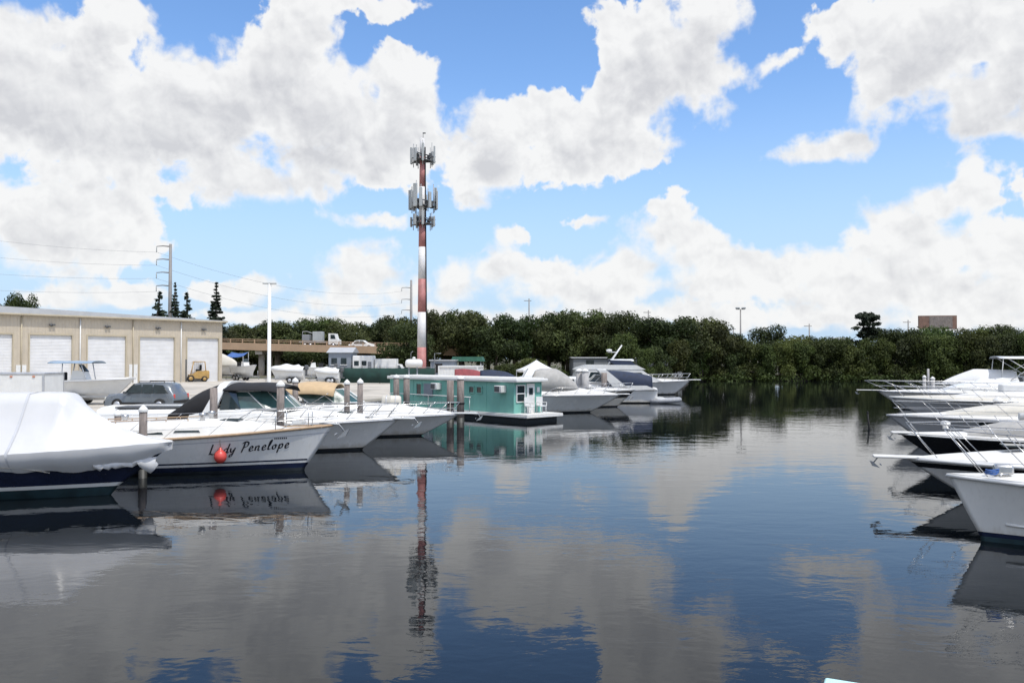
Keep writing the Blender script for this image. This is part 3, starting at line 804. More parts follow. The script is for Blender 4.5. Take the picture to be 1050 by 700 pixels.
def windshield(par, xf, zf, w, wrap, h, rake, za=None, glass='glass', frame='gel', nseg=7, shrink=0.86, fr=0.025):
    """raked wrap-around windscreen: front at x = xf, running aft by wrap at half width w"""
    za = zf if za is None else za
    bot, top = [], []
    for k in range(nseg + 1):
        a = -1 + 2 * k / nseg
        x = xf - wrap * abs(a) ** 2.4; y = w * math.sin(a * math.pi / 2) if abs(a) < 1 else w * a
        z = lerp(zf, za, abs(a) ** 2)
        bot.append(Vector((x, y, z)))
        top.append(Vector((x - rake, y * shrink, zf + h - 0.06 * abs(a) ** 2)))
    g = MB(); g.grid([bot, top], False); wo = g.build('windshield', glass, par, thick=0.012)
    q = MB(); q.tube(bot, fr * 1.2, 6); q.tube(top, fr, 6)
    for b, t in zip(bot, top): q.tube([b, t], fr * 0.8, 6)
    q.build('windshield_frame', frame, wo)
    return bot, top

def canopy(par, x0, x1, w, z, camber, m, droop=0.22, name='bimini_top', fore=0.0, nx=10, ny=10, aft=0.0):
    q = MB(); rows = []
    for i in range(nx + 1):
        u = i / nx; x = lerp(x0, x1, u); row = []
        for j in range(ny + 1):
            v = -1 + 2 * j / ny
            zz = z + camber * (1 - v * v) - droop * max(0, abs(v) - 0.72) / 0.28 * 1.0
            zz -= fore * max(0, u - 0.6) ** 2 / 0.16 + aft * max(0, 0.4 - u) ** 2 / 0.16
            zz -= 0.02 * (1 - abs(math.cos(u * math.pi * 2))) 
            row.append(Vector((x, w * v, zz)))
        rows.append(row)
    q.grid(rows); return q.build(name, m, par, thick=0.03)

def poles(par, segs, r=0.018, name='canopy_pole', m='chrome'):
    for a, b in segs:
        q = MB(); q.tube([a, b], r, 6); q.build(name, m, par)

def arch(par, x, w, z0, z1, rake=0.7, m='gel', width=0.35, thick=0.12, fwd=True, name='radar_arch'):
    """arch over the cockpit, legs raked"""
    q = MB(); prof = []
    n = 16
    for i in range(n + 1):
        a = math.pi * i / n
        y = -w * math.copysign(abs(math.cos(a)) ** 0.35, math.cos(a)); hh = math.sin(a) ** 0.45 if 0 < i < n else 0
        prof.append((y, hh))
    for s_ in (0, 1):
        pass
    rows = []
    for y, hh in prof:
        z = lerp(z0, z1, hh); xx = x + rake * hh; wd = lerp(width * 1.5, width, hh)
        yy = y * lerp(1, 0.86, hh); k = 1 - thick / w
        zi = z - thick * hh
        rows.append([Vector((xx - wd / 2, yy, z)), Vector((xx + wd / 2, yy, z)), Vector((xx + wd / 2, yy * k, zi)), Vector((xx - wd / 2, yy * k, zi))])
    q.grid(rows, False, close=True); return q.build(name, m, par)

def anchor(par, p, s=1.0, m='galv'):
    """plough anchor hanging over a bow roller; p is the roller"""
    p = Vector(p)
    q = MB(); q.tube([p + Vector((-0.5, 0, 0.06)) * s, p + Vector((0.12, 0, 0.02)) * s, p + Vector((0.3, 0, -0.22)) * s], 0.03 * s, 6)
    q.prism([(0.30 * s, -0.18 * s), (0.05 * s, -0.42 * s), (0.34 * s, -0.34 * s), (0.45 * s, -0.12 * s)], -0.10 * s, 0.10 * s, 'Y', Matrix.Translation(p))
    q.tube([p + Vector((0.02, -0.2, -0.28)) * s, p + Vector((0.02, 0.2, -0.28)) * s], 0.025 * s, 6)
    q.build('anchor', m, par)

def hatch(par, c, size, m='glass'):
    q = MB(); q.box(c, size, bev=0.012); q.build('hatch', m, par)

def portlights(par, hull, xs, z, side, w=0.45, h=0.14, m='glass'):
    for x in xs:
        pts = []
        for k in range(14):
            a = 2 * math.pi * k / 14
            pts.append(hull.at_x(x + w / 2 * math.copysign(abs(math.cos(a)) ** 0.6, math.cos(a)), z + h / 2 * math.copysign(abs(math.sin(a)) ** 0.6, math.sin(a)), side, 0.008))
        q = MB(); q._f([q.bm.verts.new(p) for p in pts]); q.build('portlight', m, par, thick=0.012)

def seat(par, c, w=0.5, m='cream', rz=0):
    q = MB(); q.box(c, (w, w, 0.14), rz, 0.04); q.box(Vector(c) + Vector((-w * 0.42 * math.cos(rz), -w * 0.42 * math.sin(rz), 0.32)), (0.12, w, 0.5), rz, 0.04); q.build('helm_seat', m, par)

def catmull(pts, n=6):
    out = []
    P = [pts[0]] + list(pts) + [pts[-1]]
    for i in range(1, len(P) - 2):
        p0, p1, p2, p3 = P[i - 1:i + 3]
        for k in range(n):
            t = k / n
            out.append(tuple(0.5 * (2 * b + (c - a) * t + (2 * a - 5 * b + 4 * c - d) * t * t + (3 * b - a - 3 * c + d) * t ** 3) for a, b, c, d in zip(p0, p1, p2, p3)))
    out.append(tuple(pts[-1])); return out
# brush-script strokes, unit height 1 = capital, x-height 0.5
GLYPH = {
 'L': (0.62, [[(.30, 1.02), (.22, .6), (.12, .08), (.02, .0), (.2, .04), (.42, -.04), (.6, .06)]]),
 'a': (0.50, [[(.40, .42), (.25, .5), (.06, .3), (.08, .04), (.24, .04), (.4, .4)], [(.42, .48), (.36, .14), (.44, .02), (.52, .1)]]),
 'd': (0.52, [[(.40, .40), (.25, .48), (.06, .28), (.08, .04), (.24, .04), (.4, .36)], [(.52, .98), (.42, .5), (.37, .12), (.44, .02), (.53, .1)]]),
 'y': (0.52, [[(.06, .48), (.06, .16), (.18, .06), (.36, .3)], [(.46, .5), (.36, .1), (.22, -.34), (.04, -.42), (.06, -.24), (.3, -.04)]]),
 'P': (0.60, [[(.26, .98), (.18, .5), (.04, -.06)], [(.02, .86), (.28, 1.04), (.58, .92), (.54, .62), (.3, .46), (.16, .5)]]),
 'e': (0.44, [[(.06, .22), (.3, .3), (.32, .46), (.18, .5), (.05, .26), (.1, .04), (.26, .02), (.42, .14)]]),
 'n': (0.54, [[(.08, .48), (.04, .02)], [(.06, .26), (.22, .48), (.36, .44), (.32, .14), (.38, .02), (.5, .1)]]),
 'l': (0.30, [[(.06, .2), (.28, .8), (.26, 1.0), (.14, .8), (.06, .16), (.14, .02), (.28, .1)]]),
 'o': (0.46, [[(.24, .48), (.06, .32), (.08, .06), (.26, .04), (.36, .26), (.26, .46), (.36, .42), (.46, .44)]]),
 'p': (0.52, [[(.12, .5), (.08, .1), (.0, -.42)], [(.1, .3), (.26, .5), (.42, .38), (.36, .1), (.2, .04), (.1, .14)]]),
}
def script(par, hull, text, x0, z0, size, side, name='boat_name', m='ink', slant=0.25, gap=0.10, rise=0.0, pen=0.062):
    """brush lettering laid on the hull skin; reads along +x"""
    q = MB(); x = x0
    for ch in text:
        if ch == ' ': x += 0.42 * size; continue
        adv, strokes = GLYPH[ch]
        for st in strokes:
            pts = catmull(st, 6); L_, R_ = [], []
            for i, (u, v) in enumerate(pts):
                a = pts[max(0, i - 1)]; b = pts[min(len(pts) - 1, i + 1)]
                dx, dy = b[0] - a[0], b[1] - a[1]; l = math.hypot(dx, dy) or 1
                w = pen * (0.45 + 0.75 * abs(dx * 0.5 - dy * 0.85) / l)      # broad-nib pen
                nx_, ny_ = -dy / l * w, dx / l * w
                for acc, sg in ((L_, 1), (R_, -1)):
                    uu, vv = u + sg * nx_, v + sg * ny_
                    X_ = x + (uu + slant * vv) * size
                    acc.append(hull.at_x(X_, z0 + vv * size + rise * (X_ - x0), side, 0.010))
            q.grid([L_, R_], False)
        x += (adv + gap) * size
    return q.build(name, m, par, thick=0.004)

def mooring_line(a, b, sag, label, group='mooring lines of the moored boats', r=0.014):
    pts = [Vector(a).lerp(Vector(b), k / 14) - Vector((0, 0, sag * 4 * (k / 14) * (1 - k / 14))) for k in range(15)]
    m = MB(); m.tube(pts, r, 6); return tag(m.build('mooring_line', 'rope'), label, 'rope', group)

def pile(px, top_py, d, label, r=0.13, cap='whitepaint', wood='pile', z0=-1.5, lean=0.0, group='timber mooring piles'):
    p = at(px, d)
    t = thing('mooring_pile', label, 'mooring pile', (p.x, p.y, 0), random.random() * 6, group)
    zt = zat(top_py, d) - 0.16
    m = MB(); m.use('pilewet'); m.lathe((0, 0, 0), [(r * 1.03, z0), (r * 1.03, 0.28)], 12)
    m.use(wood); m.lathe((0, 0, 0), [(r * 1.02, 0.281), (r * 0.99, zt * 0.6), (r * 0.96, zt)], 12)
    m.build('post', None, t)
    if cap:
        c = MB(); c.lathe((0, 0, zt), [(r * 1.12, -0.05), (r * 1.14, 0.02), (r * 0.7, 0.10), (0.0, 0.18)], 12, smooth=False); c.build('cap', cap, t)
    if random.random() < 0.7:
        b = MB(); zz = min(zt * 0.62, 1.1); b.lathe((0, 0, zz), [(r * 1.10, -0.06), (r * 1.16, 0), (r * 1.10, 0.06)], 12); b.build('rope_wrap', 'black', t)
    return p

# ------------------------------------------------------------------ moored boats, left side
def boat_root(kind, label, cat, bow_px, d, head, group='boats moored along the left side'):
    p = at(bow_px, d)
    return thing(kind, label, cat, (p.x, p.y, 0), math.atan2(head[1], head[0]), group)

def covered_boat():
    t = boat_root('covered_cruiser', 'navy hulled boat wrapped in white shrink film at the left edge', 'boat', 176, 22.5, (1.0, 0.02))
    h = Hull(10.5, 3.2, 1.36, 1.05, 1.75, 0.6, 2.4, 1.5, 0.86)
    hu = h.build_hull(t, 'navy', 'whitepaint', 'tealfoul', (0.25, 0.35))
    # tent of film: ridge height along the boat
    prof = [(-10.7, 2.35), (-9.0, 2.66), (-6.0, 2.76), (-2.75, 2.78), (-2.62, 2.70), (-2.40, 2.48), (-2.1, 2.26), (-1.4, 1.84), (-0.75, 1.60), (0.0, 1.47), (0.10, 1.44)]
    def ridge(x):
        for (a, za), (b, zb) in zip(prof, prof[1:]):
            if x <= b: return lerp(za, zb, max(0, (x - a) / (b - a)))
        return prof[-1][1]
    rnd = random.Random(4)
    xs = [-10.62 + i * 0.11 for i in range(95)] + [-0.15, -0.05, 0.04]
    low = {}
    for i, x in enumerate(xs):
        k = max(0, min(1, (-x) / 2.6))
        low[i] = 0.70 + 0.035 * math.sin(i * 0.55) + rnd.uniform(-0.012, 0.012) + (0.0 if x < -2.3 else 0.14 * math.sin(min(1, (x + 2.3) / 2.3) * math.pi * 0.5)) + max(0, x + 0.9) * 0.42
        if -5.6 < x < -2.3: low[i] += 0.09 * math.sin((x + 5.6) / 3.3 * math.pi)
    m = MB(); rows = []
    for i, x in enumerate(xs):
        tt = min(1.0, (x + h.L) / h.L)
        yb = max(0.015, h.half(max(0, tt), 1)) + 0.05; sh = h.sheer(max(0, tt)) + 0.07
        rz_ = ridge(x); row = []
        wob = 0.018 * noise.noise(Vector((x * 1.6, 0, 0)))
        flat = 0.30 if x < -2.75 else 0.30 * max(0, 1 - (x + 2.75) / 0.9) + 0.02
        for j in range(-13, 14):
            sgn = 1 if j >= 0 else -1; a = abs(j)
            if a <= 2: y, z = yb * flat * a / 2, rz_ - 0.02 * a
            elif a <= 9:
                u = (a - 2) / 7
                y = lerp(yb * flat, yb, u); z = lerp(rz_ - 0.04, sh, u) - 0.13 * math.sin(u * math.pi) * min(1, (rz_ - sh))
            else:
                u = (a - 9) / 4; z = lerp(sh, low[i], u)
                hx = h.at_x(min(x, -0.02), max(0.05, min(z, h.sheer(max(0, tt)))), 1)
                y = lerp(yb, max(0.012, hx.y + 0.05), u ** 0.8) if tt < 0.995 else 0.015
            n_ = 0.012 * noise.noise(Vector((x * 2.2, y * 1.2 + sgn * 3, z * 2.5))) + wob + 0.030 * abs(noise.noise(Vector((x * 1.5 - 1.1 * y, 4.0 + sgn, z * 0.5)))) + 0.016 * abs(noise.noise(Vector((x * 4.2 + 2.0 * y, 9.0 + sgn, z * 0.8))))
            row.append(Vector((x, sgn * max(0.0, y + n_), z + n_ * 0.6)))
        rows.append(row)
    m.grid([r[:5] for r in rows]); m.grid([r[4:23] for r in rows]); m.grid([r[22:] for r in rows])
    m.build('shrink_wrap', 'wrap', t)
    for xx in (-3.55, -5.9):
        i0 = min(range(len(xs)), key=lambda i: abs(xs[i] - xx))
        s = MB(); s.grid([[p + Vector((dx, 0.008 if p.y > 0 else -0.008, 0.010)) for p in rows[i0]] for dx in (-0.035, 0.035)]); s.build('tape_seam', 'gelgrey', t)
    # loose torn hem under the bow
    f = MB(); rows = []
    for k in range(15):
        x = lerp(-1.75, -0.28, k / 14); a = h.at_x(x, 0.92 + 0.12 * k / 14, -1, 0.06)
        dz = 0.10 + 0.12 * abs(math.sin(k * 1.7)) + (0.22 if k in (11, 12, 13) else 0)
        rows.append([a, a + Vector((0.02 * math.sin(k * 2.1), -0.03 * math.cos(k * 1.3), -dz * 0.5)), a + Vector((0.03 * math.sin(k), 0.06 * math.sin(k * 2.3), -dz))])
    f.grid(rows); f.build('torn_hem', 'wrap', t, thick=0.006)
    # strap draped on the film
    q = MB(); q.tube([h.at_x(x, z, -1, 0.085) for x, z in ((-5.4, 0.86), (-4.8, 0.93), (-4.1, 0.94), (-3.5, 0.90), (-3.0, 0.80), (-2.75, 0.72))], 0.016, 6); q.build('strap', 'rope', t)
covered_boat()

def sailboat():
    t = boat_root('sailing_yacht', 'white sailing yacht with tan cap rail and its name lettered on the bow', 'boat', 341, 27.4, (1.0, 0.03))
    h = Hull(12.0, 3.7, 1.46, 1.08, 0.95, 0.7, 1.9, 1.35, 0.82, 0.45, 1.0, 0.05)
    hu = h.build_hull(t, 'gelhull', 'navy', 'antifoul', (0.10, 0.26), (0.80, 0.84, 'gelgrey'))
    h.build_rail(hu, 'cap_rail', 'teak', 0.05, 0.0, 0.02)
    b = MB()
    for sd in (1, -1): b.grid([[h.at_x(-11.9 + k * 0.3, 0.34, sd, 0.006) for k in range(38)], [h.at_x(-11.9 + k * 0.3, 0.39, sd, 0.006) for k in range(38)]])
    b.build('boot_line', 'navy', hu)
    h.build_deck(t, lambda u: 0.10 * max(0, 1 - u), 'deck')
    # trunk cabin
    q = MB(); rows = []
    for k in range(31):
        x = lerp(-9.0, -1.6, k / 30); u = k / 30
        w = 1.25 * (1 - max(0, u - 0.35) ** 2 * 1.9) * 0.95; hh = 0.42 * (1 - max(0, u - 0.55) ** 2 / 0.2025) + 0.02
        sh = h.sheer(h.tx(x)) + 0.05
        rows.append([Vector((x, w * y, sh + hh * z)) for y, z in ((-1.0, -0.1), (-0.97, 0.5), (-0.90, 0.86), (-0.72, 1.0), (-0.3, 1.06), (0, 1.08), (0.3, 1.06), (0.72, 1.0), (0.90, 0.86), (0.97, 0.5), (1.0, -0.1))])
    q.grid(rows); cab = q.build('trunk_cabin', 'deck', t)
    for sd in (1, -1):
        for x0, x1 in ((-8.2, -6.6), (-6.2, -5.1), (-4.8, -4.0)):
            sh = h.sheer(h.tx((x0 + x1) / 2)) + 0.05
            u0 = (x0 + 9) / 7.4; u1 = (x1 + 9) / 7.4
            ww = lambda u: 1.25 * (1 - max(0, u - 0.35) ** 2 * 1.9) * 0.95 * 0.985 + 0.012
            g = MB(); g.grid([[Vector((x0, sd * ww(u0), sh + 0.10)), Vector((x1, sd * ww(u1), sh + 0.10))], [Vector((x0 + 0.05, sd * ww(u0) * 0.985, sh + 0.17)), Vector((x1 - 0.05, sd * ww(u1) * 0.985, sh + 0.17))]], False); g.build('cabin_window', 'glass', cab, thick=0.01)
    hatch(t, (-3.3, 0, h.sheer(0.72) + 0.42), (0.6, 0.6, 0.06)); hatch(t, (-5.6, 0, h.sheer(0.5) + 0.52), (0.5, 0.5, 0.06))
    # lifelines on stanchions, pulpit
    rail = h.bow_rail(t, 0.0, 0.86, 0.62, 8, 0.10, 0.02, 0.0, 0.009, True, True)
    p = MB()
    for hh in (0.32, 0.64):
        pts = [h.edge(u, 0.06, hh, 1) for u in (0.86, 0.92, 0.97)] + [Vector((0.18, 0, h.fb + hh))] + [h.edge(u, 0.06, hh, -1) for u in (0.97, 0.92, 0.86)]
        p.tube(catmull(pts, 5), 0.016, 6)
    for u in (0.86, 0.94):
        for sd in (1, -1): p.tube([h.edge(u, 0.06, 0, sd), h.edge(u, 0.06, 0.64, sd)], 0.016, 6)
    p.build('pulpit', 'chrome', t)
    anchor(t, (0.10, 0, h.fb + 0.02), 1.05, 'galv')
    w = MB(); w.box((-1.1, 0, h.fb + 0.16), (0.4, 0.3, 0.22), bev=0.05); w.build('windlass', 'gel', t)
    for sd in (1, -1):
        g = MB(); pts = [Vector((x, sd * 0.62, h.sheer(h.tx(x)) + 0.05 + 0.42 * 1.045 * (1 - max(0, (x + 9) / 7.4 - 0.55) ** 2 / 0.2025) + 0.075)) for x in (-7.6, -6.8, -6.0, -5.2, -4.5)]
        g.tube(pts, 0.018, 6)
        for p_ in pts: g.tube([p_, p_ - Vector((0, 0, 0.08))], 0.016, 6)
        g.build('grab_rail', 'teak', cab)
    for x, y in ((-4.1, 0.45), (-4.1, -0.45), (-6.9, 0.3)):
        g = MB(); zz = h.sheer(h.tx(x)) + 0.44; g.lathe((x, y, zz), [(0.09, 0), (0.07, 0.12), (0.12, 0.2), (0.11, 0.28), (0, 0.3)], 12); g.build('deck_vent', 'chrome', cab)
    for sd in (1, -1):
        g = MB(); g.lathe((-9.3, sd * 1.05, h.fs + 0.55), [(0.11, 0), (0.08, 0.06), (0.07, 0.12), (0.1, 0.16), (0.06, 0.18)], 14); g.build('winch', 'chrome', t)
    # cockpit coaming, wheel, dodger at the hidden stern
    c = MB(); c.box((-10.2, 0, h.fs + 0.3), (2.6, 2.4, 0.5), bev=0.1); c.build('cockpit_coaming', 'deck', t)
    script(t, h, 'Lady Penelope', -3.66, 0.66, 0.31, -1, slant=0.30, gap=0.11, rise=0.055)
    # small maker's mark near the bow, too small to read
    k = MB()
    for i in range(7):
        x = -1.72 + i * 0.055
        k.grid([[h.at_x(x, 1.09, -1, 0.008), h.at_x(x + 0.035, 1.09, -1, 0.008)], [h.at_x(x + 0.01, 1.14, -1, 0.008), h.at_x(x + 0.04, 1.14, -1, 0.008)]], False)
    k.build('maker_mark', 'ink', t, thick=0.003)
    # red ball fender hanging on its lanyard
    F = Matrix.Translation(t.location) @ Matrix.Rotation(t.rotation_euler.z, 4, 'Z')
    a = F @ h.at_x(-3.27, 0.60, -1, 0.20); top = F @ h.edge(h.tx(-3.27), 0.02, 0.05, -1)
    f = thing('ball_fender', 'round red ball fender hanging against the white hull of the sailing yacht', 'fender', a)
    q = MB(); q.lathe((0, 0, 0), [(0.0, -0.21), (0.09, -0.19), (0.165, -0.12), (0.2, 0), (0.165, 0.12), (0.09, 0.19), (0.045, 0.23), (0.04, 0.28), (0, 0.29)], 18); q.build('ball', 'red', f)
    q = MB(); q.tube([(0, 0, 0.27), tuple(top - a)], 0.012, 6); q.build('lanyard', 'rope', f)
sailboat()

def cruiser_crown(a, peak, x0, x1):
    """raised foredeck: highest at t = peak"""
    return lambda t: a * max(0.0, 1 - abs((t - peak) / ((1.0 - peak) if t > peak else peak * 1.2)) ** 1.7)

def cruiser_black():
    t = boat_root('motor_cruiser', 'white motor cruiser with black bimini top and white slanting arch', 'boat', 410, 33.5, (1.0, 0.02))
    h = Hull(11.8, 3.9, 1.26, 1.10, 1.55, 0.6, 2.3, 1.4, 0.84, 0.40, 1.6)
    hu = h.build_hull(t, 'gelhull', 'black', 'antifoul', (0.03, 0.10))
    h.build_rail(hu, 'rub_rail', 'gelgrey', 0.035)
    cr = cruiser_crown(0.50, 0.52, 0, 0)
    dk = h.build_deck(t, cr, 'deck')
    # side deck step with dark vent
    q = MB(); rows = []
    for k in range(25):
        x = lerp(-11.5, -3.3, k / 24); u = k / 24
        w = h.half(h.tx(x), 1) * 0.80; sh = h.sheer(h.tx(x)); hh = 0.62 * (1 - max(0, u - 0.62) ** 2 / 0.1444) + 0.03
        rows.append([Vector((x, w * y, sh + hh * z)) for y, z in ((-1.04, 0.0), (-1.0, 0.6), (-0.95, 0.9), (-0.7, 1.04), (0, 1.12), (0.7, 1.04), (0.95, 0.9), (1.0, 0.6), (1.04, 0.0))])
    q.grid(rows); co = q.build('cabin_top', 'gel', t)
    g = MB(); g.box((-8.6, -0.02, 1.79), (4.4, 2.7, 0.05)); g.build('cockpit_sole', 'darkgrey', t)
    windshield(t, -3.95, 1.72, 1.45, 2.2, 0.72, 0.75, 1.72, 'greenglass', 'gel', 8, 0.84, 0.03)
    # side glass aft of the screen under the black top
    for sd in (1, -1):
        q = MB(); q.grid([[Vector((-5.95, sd * 1.46, 1.72)), Vector((-6.75, sd * 1.50, 1.72))], [Vector((-6.2, sd * 1.28, 2.42)), Vector((-6.6, sd * 1.34, 2.56))]], False); q.build('side_curtain', 'glass', t, thick=0.01)
    canopy(t, -6.65, -4.35, 1.46, 2.58, 0.13, 'canvasblack', 0.13, fore=0.14)
    arch(t, -7.15, 1.62, 1.60, 2.78, 0.50, 'gel', 0.30, 0.13)
    # black camper canvas sloping down over the after cockpit
    q = MB(); rows = []
    for k in range(9):
        u = k / 8; x = lerp(-6.9, -8.7, u); z = lerp(2.60, 1.55, u ** 1.7); w = lerp(1.5, 1.62, u)
        rows.append([Vector((x, -w, 1.35)), Vector((x, -w * 0.95, lerp(1.4, z, 0.75))), Vector((x, -w * 0.6, z)), Vector((x, 0, z + 0.08)), Vector((x, w * 0.6, z)), Vector((x, w * 0.95, lerp(1.4, z, 0.75))), Vector((x, w, 1.35))])
    q.grid(rows); q.build('camper_canvas', 'canvasblack', t, thick=0.02)
    for x in (-5.9, -6.7): seat(t, (x, 0.6, 1.95), 0.55, 'cream')
    h.bow_rail(t, 0.47, 0.99, 0.62, 8, 0.12, 0.14, 0.20, 0.015)
    for sd in (1, -1):
        v = MB(); v.prism([(-6.6, h.sheer(0.5) + 0.10), (-6.3, h.sheer(0.5) + 0.24), (-4.6, h.sheer(0.6) + 0.19), (-3.4, h.sheer(0.65) + 0.12), (-4.4, h.sheer(0.6) + 0.07)], sd * 1.50 - 0.03, sd * 1.50 + 0.03, 'Y'); v.build('cabin_window', 'glass', co)
    hatch(t, (-2.2, 0, h.sheer(0.82) + 0.30), (0.55, 0.55, 0.05))
    p = MB(); p.box((0.05, 0, 1.27), (1.1, 0.42, 0.06), bev=0.02); p.build('bow_pulpit', 'gel', t)
    anchor(t, (0.5, 0, 1.24), 0.9, 'chrome')
    for sd in (1, -1):
        c = MB(); c.tube([(-1.3, sd * 0.55, 1.36), (-1.0, sd * 0.48, 1.37)], 0.025, 6); c.tube([(-1.15, sd * 0.51, 1.27), (-1.15, sd * 0.51, 1.37)], 0.02, 6); c.build('cleat', 'chrome', t)
cruiser_black()

def cruiser_tan():
    t = boat_root('motor_cruiser', 'white motor cruiser with tan bimini top and low windscreen', 'boat', 472, 39.5, (1.0, 0.0))
    h = Hull(10.2, 3.5, 1.05, 0.95, 1.9, 0.6, 2.2, 1.35, 0.84, 0.38, 1.7)
    hu = h.build_hull(t, 'gelhull', 'black', 'antifoul', (0.03, 0.09))
    h.build_rail(hu, 'rub_rail', 'gelgrey', 0.035)
    h.build_deck(t, cruiser_crown(0.62, 0.50, 0, 0), 'deck')
    q = MB(); rows = []
    for k in range(21):
        x = lerp(-9.9, -3.2, k / 20); u = k / 20; w = h.half(h.tx(x), 1) * 0.78; sh = h.sheer(h.tx(x)); hh = 0.60 * (1 - max(0, u - 0.55) ** 2 / 0.2025) + 0.03
        rows.append([Vector((x, w * y, sh + hh * z)) for y, z in ((-1.04, 0.0), (-1.0, 0.6), (-0.92, 0.92), (-0.6, 1.06), (0, 1.12), (0.6, 1.06), (0.92, 0.92), (1.0, 0.6), (1.04, 0.0))])
    q.grid(rows); q.build('cabin_top', 'gel', t)
    windshield(t, -4.6, 1.62, 1.25, 2.3, 0.62, 0.85, 1.60, 'greenglass', 'gel', 8, 0.84, 0.028)
    canopy(t, -8.3, -5.75, 1.42, 2.35, 0.22, 'canvastan', 0.30, fore=0.12, aft=0.35)
    poles(t, [((-6.0, sd * 1.38, 2.08), (-6.9, sd * 1.36, 1.55)) for sd in (1, -1)] + [((-8.2, sd * 1.38, 1.95), (-7.0, sd * 1.36, 1.55)) for sd in (1, -1)])
    for x in (-7.1, -7.9): seat(t, (x, -0.5, 1.75), 0.55, 'cream')
    h.bow_rail(t, 0.48, 0.985, 0.55, 8, 0.12, 0.14, 0.25, 0.014)
    hatch(t, (-2.5, 0, h.sheer(0.75) + 0.40), (0.55, 0.55, 0.05))
    p = MB(); p.box((0.15, 0, 1.08), (1.3, 0.42, 0.07), bev=0.02); p.build('bow_pulpit', 'gel', t)
    anchor(t, (0.72, 0, 1.05), 0.8, 'chrome')
    F = Matrix.Translation(t.location) @ Matrix.Rotation(t.rotation_euler.z, 4, 'Z')
    r = thing('life_raft', 'rounded white life raft canister strapped on the foredeck before the teal houseboat', 'life raft', F @ Vector((-3.3, 0.1, 1.64)))
    q = MB(); q.lathe((0, 0, 0.02), [(0.0, -0.46), (0.2, -0.45), (0.25, -0.38), (0.26, -0.02), (0.275, 0), (0.26, 0.02), (0.25, 0.38), (0.2, 0.45), (0, 0.46)], 16, 'X'); q.build('canister', 'cream', r)
    q = MB()
    for x in (-0.22, 0.22): q.lathe((x, 0, 0.02), [(0.268, -0.025), (0.268, 0.025)], 16, 'X')
    q.build('strap', 'gelgrey', r)
    q = MB()
    for x in (-0.25, 0.25): q.box((x, 0, -0.22), (0.08, 0.5, 0.14))
    q.build('cradle', 'galv', r)
cruiser_tan()

